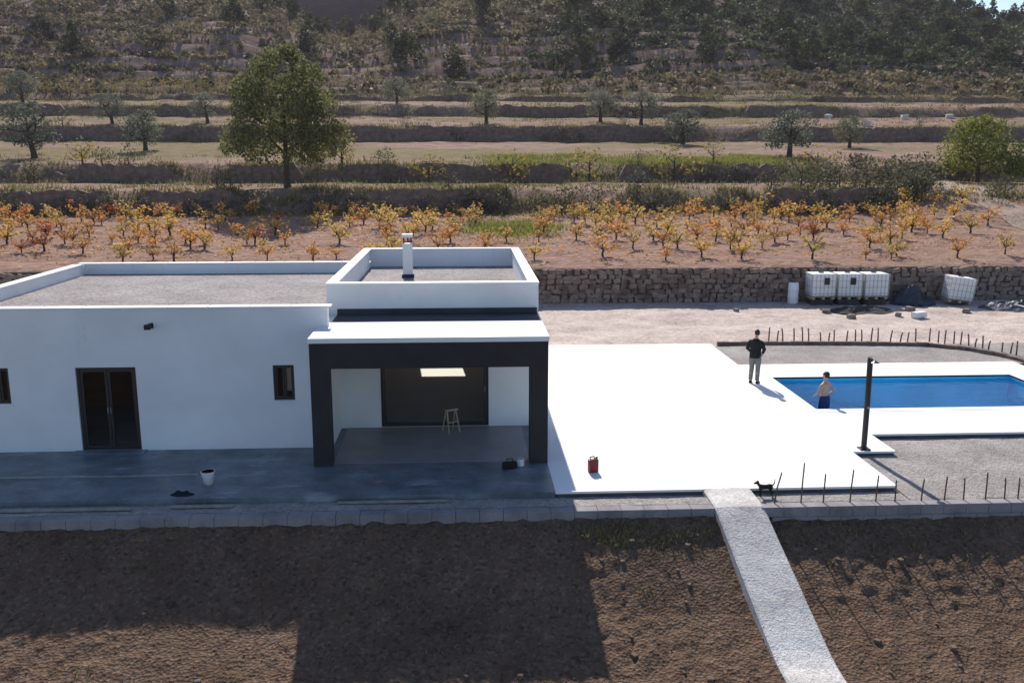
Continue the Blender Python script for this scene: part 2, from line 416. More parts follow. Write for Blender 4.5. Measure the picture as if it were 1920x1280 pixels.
# terraced fields and hillside (fan-shaped sheet, rows follow the terrace walls)
aa = np.linspace(-1.15, 1.25, 420)
rows = []
for i in range(6):
    yb = wall_y(i, aa); n = [34, 18, 30, 16, 14, 40][i]
    nxt = wall_y(i + 1, aa) if i < 5 else np.full_like(aa, 200)
    if i == 0: rows.append(yb); 
    else: rows.append(yb - .001)
    for t in np.linspace(0, 1, n + 1)[:-1]: rows.append(yb + .25 + (nxt - yb - .3) * t)
for y in np.concatenate([np.linspace(200, 345, 75), np.linspace(355, 700, 14)]): rows.append(np.full_like(aa, y))
Yg = np.array(rows); Xg = aa[None, :] * Yg; Zg = terrain_z(Xg, Yg)
Zg[0] = 1.6
V = np.stack([Xg, Yg, Zg], -1).reshape(-1, 3); n = len(aa); nr = len(rows)
j, i = np.meshgrid(np.arange(nr - 1), np.arange(n - 1), indexing='ij')
F = np.stack([j * n + i, j * n + i + 1, (j + 1) * n + i + 1, (j + 1) * n + i], -1).reshape(-1, 4)
tag(link('hillside', from_np('hillside', V, F, 'hill', True)), kind='structure')
# far hill seen through the gap
xs = np.linspace(-420, 300, 110); ys = np.linspace(400, 700, 40)
def far_z(X, Y): return 10 + 128 * np.exp(-((X + 60) / 190) ** 2) * np.clip((Y - 400) / 190, 0, 1) + 14 * fbm(X * .02, Y * .02, 4)
V, F = sheet(xs, ys, far_z)
tag(link('far_hill', from_np('far_hill', V, F, 'far_wood', True)), kind='structure')

# dirt road climbing on the right
pts = [(38.2, 55), (38.8, 61), (39.6, 67), (40.8, 74), (42.2, 80), (44.5, 84)]
pp = np.array([(np.interp(t, range(len(pts)), [p[0] for p in pts]), np.interp(t, range(len(pts)), [p[1] for p in pts])) for t in np.linspace(0, 5, 50)])
dd = np.gradient(pp, axis=0); nn = np.stack([-dd[:, 1], dd[:, 0]], 1); nn /= np.linalg.norm(nn, axis=1)[:, None]
V = []; F = []
for k in range(50):
    for m, s in enumerate(np.linspace(-1.5, 1.5, 5)):
        q = pp[k] + nn[k] * s; V.append((q[0], q[1], tz(q[0], q[1]) + .1 - .04 * abs(s)))
        if k and m: b = k * 5 + m; F.append((b - 6, b - 5, b, b - 1))
tag(link('dirt_road', from_np('dirt_road', V, F, 'road', True)), kind='structure')

# ------------------------------------------------------------------ paved areas
FRONT = 18.95
tag(link('terrace', from_np('terrace', *(lambda: grid_solid([1.93, 5.2, 9.6, 10.7], [FRONT, 21.35, 22.75, 34.85], [-.05, 0],
    lambda x, y, z: x < 9.6 or 21.35 < y < 22.75))(), 'white')), kind='structure')
tag(link('pool_deck', from_np('pool_deck', *grid_solid([9.604, POOL[0], POOL[1], 19.6], [22.754, POOL[2], POOL[3], 31.1], [-.05, .004],
    lambda x, y, z: not (POOL[0] < x < POOL[1] and POOL[2] < y < POOL[3])), 'white')), kind='structure')
tag(link('terrace_base', from_np('terrace_base', *grid_solid([1.95, 9.57, 10.67], [FRONT + .03, 21.38, 22.73, 34.8], [-.2, -.052],
    lambda x, y, z: x < 9.57 or 21.38 < y < 22.73), 'slab_edge')), kind='structure')
tag(link('deck_base', from_np('deck_base', *grid_solid([9.65, POOL[0] - .01, POOL[1] + .01, 19.57], [22.785, POOL[2] - .01, POOL[3] + .01, 31.07], [-.2, -.052],
    lambda x, y, z: not (POOL[0] - .01 < x < POOL[1] + .01 and POOL[2] - .01 < y < POOL[3] + .01)), 'slab_edge')), kind='structure')
tag(link('house_terrace', from_np('house_terrace', *grid_solid([-13.9, 1.926], [FRONT, 22.6, 24.15], [-.16, -.004], lambda x, y, z: True), 'dark_floor')), kind='structure')
box('porch_floor', 'porch_floor', -3.2, 1.5, 21.1, 24.05, -.01, .004)
bpy.data.objects['porch_floor']['kind'] = 'structure'
# grey gravel in the bed behind the pool, beside the shower and along the front
V, F = sheet(np.linspace(9.65, 30, 50), np.linspace(31.15, 34.75, 12), lambda X, Y: -.09 + .03 * fbm(X * 1.5, Y * 1.5, 3))
tag(link('gravel_bed', from_np('gravel_bed', V, F, 'grey_gravel', True)), kind='structure')
V, F = sheet(np.linspace(9.65, 32, 80), np.linspace(18.42, 22.7, 30), lambda X, Y: -.125 + .03 * fbm(X * 2, Y * 2, 3))
tag(link('gravel_strip', from_np('gravel_strip', V, F, 'grey_gravel', True)), kind='structure')
V, F = sheet(np.linspace(-15, 9.6, 120), np.linspace(18.42, FRONT - .005, 5), lambda X, Y: -.128 + .015 * fbm(X * 3, Y * 3, 3))
tag(link('gravel_edging', from_np('gravel_edging', V, F, 'grey_gravel', True)), kind='structure')

# ramped path down the bank
V = []; F = []
N_ = 60
for k in range(N_):
    y = 18.97 - k * .2; zc = max(float(np.interp(y, [6, 12, 14.5, 18.2, 18.97], [-3.25, -2.35, -1.84, -.1, .006])), float(bank_z(5.9, y, False)) + .09); cx = np.interp(y, [6, 14.5, 18.97], [6.9, 6.08, 5.74])
    wv = .53
    for s, dz in ((-1, -.7), (-1, -.03), (-.93, 0), (-.3, .008), (.3, .01), (.93, 0), (1, -.03), (1, -.7)):
        V.append((cx + s * wv, y, zc + dz + .004 * random.uniform(-1, 1) * (dz > -.1)))
    if k:
        for m in range(7): b = k * 8 + m; F.append((b - 8, b, b + 1, b - 7))
tag(link('path', from_np('path', V, F, 'path')), kind='structure')

# front retaining wall of concrete blocks
w = empty('retaining_wall', (0, 18.25, -.3), label='long low grey concrete block wall along the front of the terrace', cat='wall')
blk = [MB().box(-.246, .246, -.14, .14, -.11, .11, .008).mesh('block', 'concrete') for _ in range(1)][0]
k = 0
for row in range(3):
    x = -15 + (row % 2) * .25
    while x < 21:
        if not (5.15 < x < 6.3):
            o = link('block' if row < 2 and k < 290 else 'block', blk, None, w, (x, random.uniform(-.006, .006), .07 - row * .226)); o.rotation_euler = (0, 0, random.uniform(-.006, .006)); k += 1
        x += .5
w2 = w

# ------------------------------------------------------------------ house
H = empty('house', (-4, 22.4, 0), label='white flat roofed single storey house with a dark framed porch', cat='house')
def hp(o):   # keep world placement while parenting to the house
    o.parent = H; o.matrix_parent_inverse = Matrix.Translation((4, -22.4, 0)); return o
WX0, WX1, WY0, WY1, WT = -13.3, -3.4, 22.4, 32.3, 3.57
DOOR = (-9.6, -8.14, 0, 2.13); WR = (-4.8, -4.28, 1.24, 2.14); WL = (-11.72, -11.2, 1.24, 2.14)
hp(wall('front_wall', 'stucco', WX0, WX1, WY0, WY0 + .28, -.05, WT, [DOOR, WR, WL]))
hp(box('side_wall', 'stucco', WX0, WX0 + .28, WY0 + .28, WY1, -.05, WT))
hp(box('back_wall', 'stucco', WX0 + .28, -3.66, WY1 - .28, WY1, -.05, WT))
hp(box('roof', 'roof_gravel', WX0 + .28, -3.66, WY0 + .28, WY1 - .28, 3.0, 3.24))
hp(box('floor', 'plaster', WX0 + .28, -3.66, WY0 + .28, WY1 - .28, -.1, .003))
# coping stones along the wing parapet
cop = MB().box(-.49, .49, -.17, .17, 0, .045, .008).mesh('coping_stone', 'coping')
for x in np.arange(WX0 + .5, WX1 - .3, 1.0):
    for y in (WY0 + .14, WY1 - .14):
        o = link('coping_stone', cop, None, None, (x, y, WT + .002)); hp(o)
for y in np.arange(WY0 + .84, WY1 - .5, 1.0):
    o = link('coping_stone', cop, None, None, (WX0 + .14, y, WT + .002)); o.rotation_euler = (0, 0, R(90)); hp(o)
# tower block
TX0, TX1, TY0, TY1, TT = -3.65, 1.94, 24.05, 33.5, 3.9
hp(wall('front_wall', 'stucco', TX0, TX1, TY0, TY0 + .24, -.05, TT, [(-2.31, .6, -.05, 2.42)]))
hp(box('side_wall', 'stucco', TX0, TX0 + .24, TY0 + .24, TY1 - .24, -.05, TT))
hp(box('side_wall', 'stucco', TX1 - .24, TX1, TY0 + .24, TY1 - .24, -.05, TT))
hp(wall('back_wall', 'stucco', TX0, TX1, TY1 - .24, TY1, -.05, TT, [(-1.8, -.32, 1.72, 2.85)]))
hp(box('roof', 'roof_gravel', TX0 + .24, TX1 - .24, TY0 + .24, TY1 - .24, 3.0, 3.3))
hp(box('floor', 'white_roof', TX0 + .24, TX1 - .24, TY0 + .02, TY1 - .24, -.1, .006))
hp(box('interior_wall', 'plaster', TX0 + .243, TX0 + .28, TY0 + .26, TY1 - .26, .01, 2.98))
hp(box('interior_wall', 'plaster', TX1 - .28, TX1 - .243, TY0 + .26, TY1 - .26, .01, 2.98))
hp(wall('interior_wall', 'plaster', TX0 + .3, TX1 - .3, TY1 - .28, TY1 - .243, .01, 2.98, [(-1.8, -.32, 1.72, 2.85)]))
for x0, x1, y0, y1 in ((TX0 - .02, TX1 + .02, TY0 - .03, TY0 + .27), (TX0 - .02, TX1 + .02, TY1 - .27, TY1 + .02), (TX0 - .02, TX0 + .27, TY0 + .272, TY1 - .272), (TX1 - .27, TX1 + .02, TY0 + .272, TY1 - .272)):
    hp(box('coping', 'white_roof', x0, x1, y0, y1, TT + .002, TT + .05, bev=.008))
# porch
PY = 20.9
hp(box('porch_roof', 'white_roof', -3.65, 1.95, PY - .03, TY0 - .003, 2.98, 3.1, bev=.012))
hp(box('dark_roof_strip', 'dark_roof', -3.38, 1.9, 23.05, TY0 - .006, 3.101, 3.125))  # dark colour laid over the roof band the tower shades, deepening that shade
hp(box('dark_roof_strip', 'dark_roof', -3.38, 1.9, TY0 - .05, TY0 - .004, 3.127, 3.27))
hp(box('beam', 'anthracite', -3.63, 1.93, PY, PY + .42, 2.37, 2.977))
hp(box('porch_ceiling', 'anthracite', -3.38, 1.7, PY + .423, TY0 - .004, 2.7, 2.976))
hp(box('column', 'anthracite', -3.63, -3.2, PY + .004, PY + .42, 0, 2.368))
hp(box('column', 'anthracite', 1.5, 1.93, PY + .004, PY + .42, 0, 2.368))
hp(box('porch_wall', 'stucco', -3.62, -3.385, PY + .424, TY0 - .004, 0, 2.97))
# front door of the wing: two glazed leaves
def glazed(name, x0, x1, z0, z1, y, t=.06, leaves=2, handle=True, fr=.07):
    d = MB().box(x0, x1, y, y + .09, z1 - fr, z1).box(x0, x0 + fr, y, y + .09, z0, z1 - fr).box(x1 - fr, x1, y, y + .09, z0, z1 - fr)
    d.box(x0 + fr, x1 - fr, y, y + .09, z0, z0 + .04)
    o = hp(d.build(name, 'dark_metal'))
    wd = (x1 - x0 - 2 * fr) / leaves
    for k in range(leaves):
        a = x0 + fr + k * wd + .004; b = a + wd - .008; yy = y + .02 + .012 * k
        s = MB().box(a, b, yy, yy + .05, z1 - fr - t, z1 - fr - .004).box(a, b, yy, yy + .05, z0 + .044, z0 + .044 + t).box(a, a + t, yy, yy + .05, z0 + .044 + t, z1 - fr - t).box(b - t, b, yy, yy + .05, z0 + .044 + t, z1 - fr - t)
        s.build('leaf_frame', 'dark_metal', o)
        MB().box(a + t, b - t, yy + .02, yy + .028, z0 + .044 + t, z1 - fr - t).build('pane', 'glass', o)
        if handle: MB().loft([(b - t / 2 if k == 0 else a + t / 2, yy - .05, z0 + .95), (b - t / 2 if k == 0 else a + t / 2, yy - .05, z0 + 1.1)], .012, 6).build('handle', 'galv', o)
    return o
glazed('door', DOOR[0] + .003, DOOR[1] - .003, .006, DOOR[3] - .003, WY0 + .06)
glazed('window', WR[0] + .003, WR[1] - .003, WR[2] + .003, WR[3] - .003, WY0 + .05, .04, 2, False, .045)
glazed('window', WL[0] + .003, WL[1] - .003, WL[2] + .003, WL[3] - .003, WY0 + .05, .04, 2, False, .045)
hp(box('window_sill', 'coping', WR[0] - .04, WR[1] + .04, WY0 - .04, WY0 + .048, WR[2] - .045, WR[2] - .002))
hp(box('window_sill', 'coping', WL[0] - .04, WL[1] + .04, WY0 - .04, WY0 + .048, WL[2] - .045, WL[2] - .002))
bl = hp(box('roller_blind', 'plaster', -4.53, -4.3, WY0 + .16, WY0 + .17, 1.45, 2.1)); bl['label'] = 'pale blind behind the right half of the window'
glazed('sliding_door', -2.307, .597, .01, 2.417, TY0 + .05, .05, 1, True, .07)
# flue on the tower roof
ch = hp(MB().box(-2.04, -1.73, 30.03, 30.34, 3.3, 4.42, .01).build('chimney', 'white_roof'))
MB().box(-2.08, -1.69, 29.99, 30.38, 3.302, 3.42, .01).build('chimney_base', 'dark_roof', ch)
for sx in (-2.02, -1.78):
    for sy in (30.05, 30.29): MB().box(sx, sx + .03, sy, sy + .03, 4.42, 4.62).build('cap_leg', 'dark_metal', ch)
MB().box(-2.06, -1.71, 30.0, 30.37, 4.62, 4.73, .02).build('chimney_cap', 'white_roof', ch)
# step at the wing door
hp(box('door_step', 'dark_floor', -9.75, -8.0, 22.1, 22.397, -.003, .02, bev=.006))

# floodlight on the wing wall
fl = empty('wall_floodlight', (-7.68, 22.4, 3.16), label='small dark floodlight on a short arm high on the white wall', cat='lamp')
MB().box(-.06, .06, -.02, -.001, -.06, .06, .004).build('bracket', 'dark_metal', fl)
MB().loft([(0, -.02, 0), (.03, -.12, .06), (.1, -.2, .1)], .015, 6).build('arm', 'dark_metal', fl)
MB().box(-.09, .05, -.26, -.14, -.06, .06, .01).build('lamp_head', 'plastic_black', fl)

# ------------------------------------------------------------------ pool and shower
x0, x1, y0, y1 = POOL
P = empty('swimming_pool', (x0, y0, 0), label='rectangular blue tiled pool set in the white deck', cat='pool')
def pp_(o): o.parent = P; o.matrix_parent_inverse = Matrix.Translation((-x0, -y0, 0)); return o
V = [(x0, y0, 0), (x1, y0, 0), (x1, y1, 0), (x0, y1, 0)]
xf = [x0, x0 + 2.6, x0 + 5.5, x1]; zf = [-.84, -.86, -1.6, -1.6]
V = []; F = []
for x, z in zip(xf, zf): V += [(x, y0, .0), (x, y0, z), (x, y1, z), (x, y1, .0)]
for k in range(3):
    b = k * 4
    for m in range(3): F.append((b + m, b + m + 1, b + m + 5, b + m + 4))
F += [(0, 1, 2, 3), (12, 13, 14, 15)]
pp_(link('basin', from_np('basin', V, F, 'pool_tile')))
cz = .014
for a in ((x0 - .3, x1 + .3, y0 - .3, y0 + .02), (x0 - .3, x1 + .3, y1 - .02, y1 + .3), (x0 - .3, x0 + .02, y0 + .022, y1 - .022), (x1 - .02, x1 + .3, y0 + .022, y1 - .022)):
    pp_(MB().box(a[0], a[1], a[2], a[3], .006, cz, .006).build('coping', 'white'))
wv, wf = sheet(np.linspace(x0 + .001, x1 - .001, 12), np.linspace(y0 + .001, y1 - .001, 8), lambda X, Y: X * 0 - .12)
tag(link('pool_water', from_np('pool_water', wv, wf, 'water', True)), kind='structure')

sh = empty('outdoor_shower', (9.97, 21.55, 0), label='tall dark shower column standing on the white pad beside the pool', cat='shower')
MB().box(-.13, .13, -.13, .13, .001, .03, .006).build('base_plate', 'dark_metal', sh)
MB().loft([(0, 0, .03), (0, 0, 1.2), (-.01, 0, 2.2), (-.02, -.02, 2.36)], [(.075, .055), (.075, .055), (.075, .055), (.07, .05)], 10).build('column', 'dark_metal', sh)
MB().loft([(-.02, -.03, 2.33), (-.02, -.16, 2.36), (-.02, -.3, 2.33)], [.025, .025, .02], 8).build('arm', 'dark_metal', sh)
MB().loft([(-.02, -.3, 2.33), (-.02, -.3, 2.29)], [.03, .1], 12).build('shower_head', 'dark_metal', sh)
MB().loft([(0, -.05, 1.1), (0, -.12, 1.1)], .03, 8).build('tap', 'galv', sh)

# ------------------------------------------------------------------ stone wall behind the yard
SW = empty('stone_wall', (0, 46.3, -.15), label='long dark dry stone wall between the yard and the vineyard', cat='wall')
box('backing', 'mortar', -52, 56, 46.22, 46.5, -.3, 1.58).parent = SW
bpy.data.objects['backing'].matrix_parent_inverse = Matrix.Translation((0, -46.3, .15))
def rock_mesh(name, sx, sy, sz, seed, mat, sub=2):
    bm = bmesh.new(); bmesh.ops.create_cube(bm, size=1)
    bmesh.ops.subdivide_edges(bm, edges=bm.edges[:], cuts=1, use_grid_fill=True)
    r = random.Random(seed)
    for v in bm.verts:
        l = v.co.length; v.co *= (.62 + .38 * .5 / max(l, .01) if l > .6 else 1.0)
        v.co = Vector((v.co.x * sx * r.uniform(.85, 1.12), v.co.y * sy * r.uniform(.8, 1.2), v.co.z * sz * r.uniform(.85, 1.12)))
    me = bpy.data.meshes.new(name); bm.to_mesh(me); bm.free(); me.materials.append(M[mat]); return me
rocks = [rock_mesh('stone', .46 * random.uniform(.65, 1.35), .3, .27 * random.uniform(.75, 1.25), s, 'stone' if s % 3 else 'stone2') for s in range(14)]
restV = []; restF = []; cnt = 0
for row in range(7):
    x = -50 + random.uniform(0, .4)
    while x < 54:
        me = random.choice(rocks); z = .11 + row * .245 + random.uniform(-.045, .045)
        yoff = -.07 + random.uniform(-.05, .03)
        rot = random.uniform(-.26, .26)
        if 2.2 < x < 18.2 and cnt < 300 and row > 0:
            o = link('stone', me, None, SW, (x, yoff, z)); o.rotation_euler = (0, rot, random.uniform(-.1, .1)); cnt += 1
        else:
            mt = Matrix.Translation((x, yoff, z)) @ Matrix.Rotation(rot, 4, 'Y'); b = len(restV)
            restV += [mt @ v.co for v in me.vertices]; restF += [[q + b for q in p.vertices] for p in me.polygons]
        x += random.uniform(.36, .5)
me = bpy.data.meshes.new('stones'); me.from_pydata([tuple(v) for v in restV], [], restF); me.materials.append(M['stone'])
tag(link('stones', me, None, SW), kind='stuff')

# dry stone walls of the upper terraces
ords = ['', 'first', 'second', 'third', 'fourth', 'fifth']
tops = {1: 'right behind the vineyard', 2: 'behind the tall round tree', 3: 'above the wide grassy terrace', 4: 'above the narrow upper terrace', 5: 'at the foot of the scrubby hill'}
for i in range(1, 6):
    y0_, zb, zt = WALLS[i]
    step = .3 if i < 3 else .5
    amax = .46 if i == 1 else .66
    x = np.arange(-.66 * y0_, amax * y0_, step); a = x / y0_; yb = wall_y(i, a)
    for _ in range(3): yb = wall_y(i, x / yb)
    base = terrain_z(x, yb - .6) - .25; top = terrain_z(x, yb + .3) + .1
    nr_ = 9
    tt = np.linspace(0, 1, nr_)[:, None]
    Zw = base[None] + (top - base)[None] * tt; Xw = np.broadcast_to(x, Zw.shape)
    rel = .16 * fbm(Xw / step * .55, Zw * 3.1 + i * 9, 2)
    Yw = (yb - .28)[None] + .14 * tt + rel
    Zw[-1] += .35 * fbm(x * 1.1, x * 0 + i, 4)
    Y2 = (yb + .45)[None] + rel[-1:]; Vv = np.concatenate([np.stack([Xw, Yw, Zw], -1), np.stack([Xw[:1], Y2, Zw[-1:] - .03], -1)]).reshape(-1, 3)
    n = len(x); jj, ii = np.meshgrid(np.arange(nr_), np.arange(n - 1), indexing='ij')
    Ff = np.stack([jj * n + ii, jj * n + ii + 1, (jj + 1) * n + ii + 1, (jj + 1) * n + ii], -1).reshape(-1, 4)
    tag(link('terrace_wall', from_np('terrace_wall', Vv, Ff, 'stone2')), 'rough dark dry stone terrace wall ' + tops[i], 'wall')

# kerb round the gravel bed and its stakes
kp = [(9.9, 34.95), (12.0, 34.95), (15.3, 34.8), (18.1, 34.4), (19.3, 33.5), (20.0, 32.2), (20.25, 30.6), (20.2, 29)]
K = empty('garden_kerb', (15, 34.8, 0), label='low dark kerb curving round the gravel bed behind the pool', cat='kerb')
seg = []
L_ = [0]
for p, q in zip(kp, kp[1:]): L_.append(L_[-1] + math.dist(p, q))
def along(s): return Vector((np.interp(s, L_, [p[0] for p in kp]), np.interp(s, L_, [p[1] for p in kp]), 0))
kb = MB().box(-.235, .235, -.07, .07, -.16, .04, .01).mesh('kerb_stone', 'stone2')
s = .25
while s < L_[-1] - .2:
    p = along(s); d = along(s + .1) - along(s - .1)
    o = link('kerb_stone', kb, None, K, (p.x - 15, p.y - 34.8, random.uniform(-.01, .01))); o.rotation_euler = (0, 0, math.atan2(d.y, d.x)); s += .49
ordn = ['first', 'second', 'third', 'fourth', 'fifth', 'sixth', 'seventh', 'eighth', 'ninth', 'tenth', 'eleventh', 'twelfth', 'thirteenth', 'fourteenth', 'fifteenth', 'sixteenth', 'seventeenth', 'eighteenth', 'nineteenth', 'twentieth', 'twenty first', 'twenty second'] + ['twenty ' + w_ for w_ in ('third', 'fourth', 'fifth', 'sixth', 'seventh', 'eighth', 'ninth')] + ['thirtieth'] + ['thirty ' + w_ for w_ in ('first', 'second', 'third', 'fourth', 'fifth')]
def stake(x, y, z0, h, lean, label, group, r=.022):
    o = empty('stake', (x, y, z0), random.uniform(0, 6), label=label, cat='stake', group=group)
    MB().loft([(0, 0, -.1), (lean[0] * .4, lean[1] * .4, h * .5), (lean[0], lean[1], h - .03), (lean[0] * 1.02, lean[1], h)], [r, r * .95, r * .9, r * .5], 7).build('shaft', 'stake', o)
    MB().loft([(lean[0] * .75, lean[1] * .75, h * .76), (lean[0] * .8, lean[1] * .8, h * .82)], r * 1.25, 7).build('wire_tie', 'galv', o)
    return o
bs = [[12.28, 35.84], [12.86, 35.81], [13.31, 35.79], [13.91, 35.76], [14.39, 35.73], [14.93, 35.7], [15.44, 35.68], [16.06, 35.65], [16.71, 35.61], [17.62, 35.57], [17.91, 35.55], [18.24, 35.53], [18.74, 35.4], [19.2, 35.06], [19.6, 34.6], [19.9, 34.1], [20.15, 33.6], [20.4, 33.1], [20.6, 32.5], [20.8, 31.8], [20.85, 31.2]]
bs = sorted(bs + [[(p[0] + q[0]) / 2 + .05, (p[1] + q[1]) / 2] for i_, (p, q) in enumerate(zip(bs, bs[1:])) if i_ in (0, 2, 4, 6, 7, 8, 12, 13, 14, 15, 17, 19)], key=lambda p: (p[0] + (36 - p[1]) * 2))
for k, (x, y) in enumerate(bs):
    stake(x, y, -.12, random.uniform(.36, .6), (random.uniform(-.06, .06), random.uniform(-.05, .05)), f'thin brown stake behind the pool, {ordn[k]} from the standing man', 'stakes along the kerb behind the pool', .03)
fs = [(6.6, .59), (7.19, .79), (7.68, .53), (8.27, .62), (8.84, .48), (9.27, .36), (9.85, .38), (10.37, .42), (10.8, .38), (11.29, .5), (11.72, .36), (12.02, .36)]
for k, (x, t) in enumerate(fs):
    ln = (random.uniform(-.03, .03), random.uniform(-.02, .02)) if k else (.13, 0)
    o = stake(x, 18.34, -.12, t + .12, ln, f'thin dark stake on the front wall, {ordn[k]} from the black dog', 'stakes along the front wall', .017)
    o.rotation_euler = (0, 0, 0)

# ------------------------------------------------------------------ vegetation
def leaf_quads(P, size, rs, up=.3, aspect=.55):
    """one bent-free quad per point, random tilt"""
    n = len(P)
    d = rs.normal(size=(n, 3)); d[:, 2] += up; d /= np.linalg.norm(d, axis=1)[:, None]
    e = np.cross(d, rs.normal(size=(n, 3))); e /= np.linalg.norm(e, axis=1)[:, None]
    s = size * rs.uniform(.6, 1.35, n)[:, None]
    a = d * s; b = e * s * aspect
    V = np.stack([P - a * .5, P + b * .5, P + a * .5, P - b * .5], 1).reshape(-1, 3)
    F = np.arange(4 * n).reshape(-1, 4)
    return V, F

def clump_points(centres, radii, per, rs, flat=.8):
    out = []
    for c, r in zip(centres, radii):
        k = max(6, int(per * r * r))
        d = rs.normal(size=(k, 3)); d /= np.linalg.norm(d, axis=1)[:, None]
        q = d * (r * rs.uniform(.35, 1.0, k) ** .5)[:, None]; q[:, 2] *= flat
        out.append(c + q)
    return np.concatenate(out)

def branch(mb, p, d, length, r, rs, depth, tips, spread=.6, n=6):
    pts = [np.array(p)]; rr = [r]; cur = np.array(p, float); dr = np.array(d, float)
    for k in range(3):
        dr = dr + rs.normal(size=3) * .16; dr /= np.linalg.norm(dr)
        cur = cur + dr * length / 3; pts.append(cur.copy()); rr.append(r * (1 - .15 * (k + 1)))
    mb.loft(pts, rr, n)
    tips.append(cur)
    if depth:
        for _ in range(rs.integers(2, 4)):
            nd = dr + rs.normal(size=3) * spread; nd[2] = abs(nd[2]) * .6 + .25; nd /= np.linalg.norm(nd)
            branch(mb, cur, nd, length * .72, r * .55, rs, depth - 1, tips, spread, max(4, n - 1))

def make_tree(name, h, w, trunk_h, mat, leafsize, per, seed, profile, trunk_r=.2, clump=.22, limbs=5, density=40, lean=0):
    """tapered trunk with limbs and a crown of leaf faces; profile(t) gives the crown radius (0..1) at height t"""
    rs = np.random.default_rng(seed)
    tm = MB(); tips = []
    top = h * .72
    tm.loft([(0, 0, -.3), (0, 0, trunk_h * .3), (lean * .5, 0, trunk_h), (lean, .05, top * .7), (lean, 0, top)], [trunk_r * 1.35, trunk_r, trunk_r * .85, trunk_r * .5, trunk_r * .12], 9)
    for k in range(limbs):
        z = trunk_h * .9 + (top - trunk_h) * k / limbs * .8; an = k * 2.4 + rs.uniform(0, 1)
        d = np.array([math.cos(an), math.sin(an), rs.uniform(.25, .8)]); d /= np.linalg.norm(d)
        branch(tm, (lean * z / top, 0, z), d, w * .22, trunk_r * .45, rs, 1, tips)
    cen = []; rad = []
    for _ in range(density):
        t = rs.uniform(0, 1) ** .9; z = trunk_h + (h - trunk_h) * t; rr = profile(t) * w / 2
        an = rs.uniform(0, 2 * math.pi); q = rr * math.sqrt(rs.uniform(.12, 1)) * (1 - clump * .6)
        cen.append((lean + q * math.cos(an), q * math.sin(an), z - .0)); rad.append(w * clump * rs.uniform(.45, 1.0) * (.35 + .65 * profile(t)))
    cen = np.array(cen); rad = np.array(rad)
    P = clump_points(cen, rad, per, rs)
    P = P[P[:, 2] < h * 1.02]
    V, F = leaf_quads(P, leafsize, rs)
    return tm.mesh('trunk', 'bark', True), from_np('crown', V, F, mat)

def plant(name, meshes, loc, rz, scale, label, cat, group=None, parts=('trunk', 'crown')):
    o = empty(name, loc, rz, label=label, cat=cat, group=group); o.scale = scale if isinstance(scale, tuple) else (scale,) * 3
    for n_, me in zip(parts, meshes):
        if me: link(n_, me, None, o)
    return o

# the big tree on the terrace edge
def prof_big(t): return max(.12, (1 - .68 * t ** 2.3) * min(1, .62 + t * 3))
big = make_tree('tree', 10.5, 10.3, 2.2, 'pine', .25, 150, 5, prof_big, .24, .125, 9, 210)
by = 74.0; bx = -13.95
plant('tree', big, (bx, by, tz(bx, by)), .4, 1, 'tall broad dark green tree standing alone behind the vineyard', 'tree')

def prof_ol(t): return max(.25, math.sin(min(1, .25 + t * .75) * math.pi) ** .6)
olive = [make_tree('olive', 4.2, 5.2, 1.1, 'olive', .24, 110, 20 + k, prof_ol, .24, .2, 6, 46, lean=.3 * (k - 1)) for k in range(3)]
def where(a): return ', far left' if a < -.32 else ', left' if a < -.1 else ', centre' if a < .15 else ', right' if a < .38 else ', far right'
def put(kind, nm, a, y, sc, label, cat='tree', k=0, group=None):
    x = a * y
    return plant(nm, kind[k % len(kind)], (x, y, tz(x, y) - .03), random.uniform(0, 6), sc, label, cat, group)
A = lambda px: (px - 870) / 1715 * 1.0
put(olive, 'olive_tree', -.449, 96, (1.25, 1.2, 1.3), 'large grey green olive tree near the left edge, above a dark wall')
put(olive, 'olive_tree', -.334, 106, 1.05, 'small olive tree left of the tall round tree, on the wide terrace', k=1)
put(olive, 'olive_tree', -.366, 131, .95, 'slim olive tree on the pink terrace behind the left olives', k=2)
put(olive, 'olive_tree', -.268, 132, .95, 'olive tree close behind the left side of the tall round tree')
put(olive, 'olive_tree', -.455, 148, 1.1, 'far olive tree at upper left in front of the scrub', k=1)
put(olive, 'olive_tree', .024, 132, (1.15, 1.1, 1.1), 'olive tree alone in the middle of the narrow upper terrace', k=1)
put(olive, 'olive_tree', .146, 133, (1.2, 1.1, 1.05), 'left one of two neighbouring olive trees on the upper terrace', k=2)
put(olive, 'olive_tree', .19, 130, (1.2, 1.1, 1.1), 'right one of two neighbouring olive trees on the upper terrace')
put(olive, 'olive_tree', .236, 120, (1.2, 1.2, 1.05), 'wide olive tree at the right end of the wide terrace', k=1)
put(olive, 'olive_tree', .354, 97, (1.45, 1.2, 1.15), 'broad grey olive tree beside the green grass strip', k=2)
put(olive, 'olive_tree', -.07, 148, .95, 'small olive tree above the upper terrace, right of the tall tree', k=2)
put(olive, 'olive_tree', .42, 112, .9, 'olive tree right of the broad grey olive, near white rocks', k=1)
lime = [make_tree('lime', 5.2, 6.2, .8, 'lime', .24, 120, 60, prof_ol, .2, .2, 7, 70)]
put(lime, 'almond_tree', .567, 83, (1.15, 1.1, 1.15), 'bright lime green tree at the right edge beside the dirt road')
put(lime, 'almond_tree', .625, 80, (.8, .8, .75), 'yellow green tree touching the right edge, beside the lime green tree')
yg = [make_tree('yg', 2.0, 2.6, .35, 'yellowgreen', .2, 70, 80 + k, prof_ol, .07, .22, 5, 16) for k in range(3)]
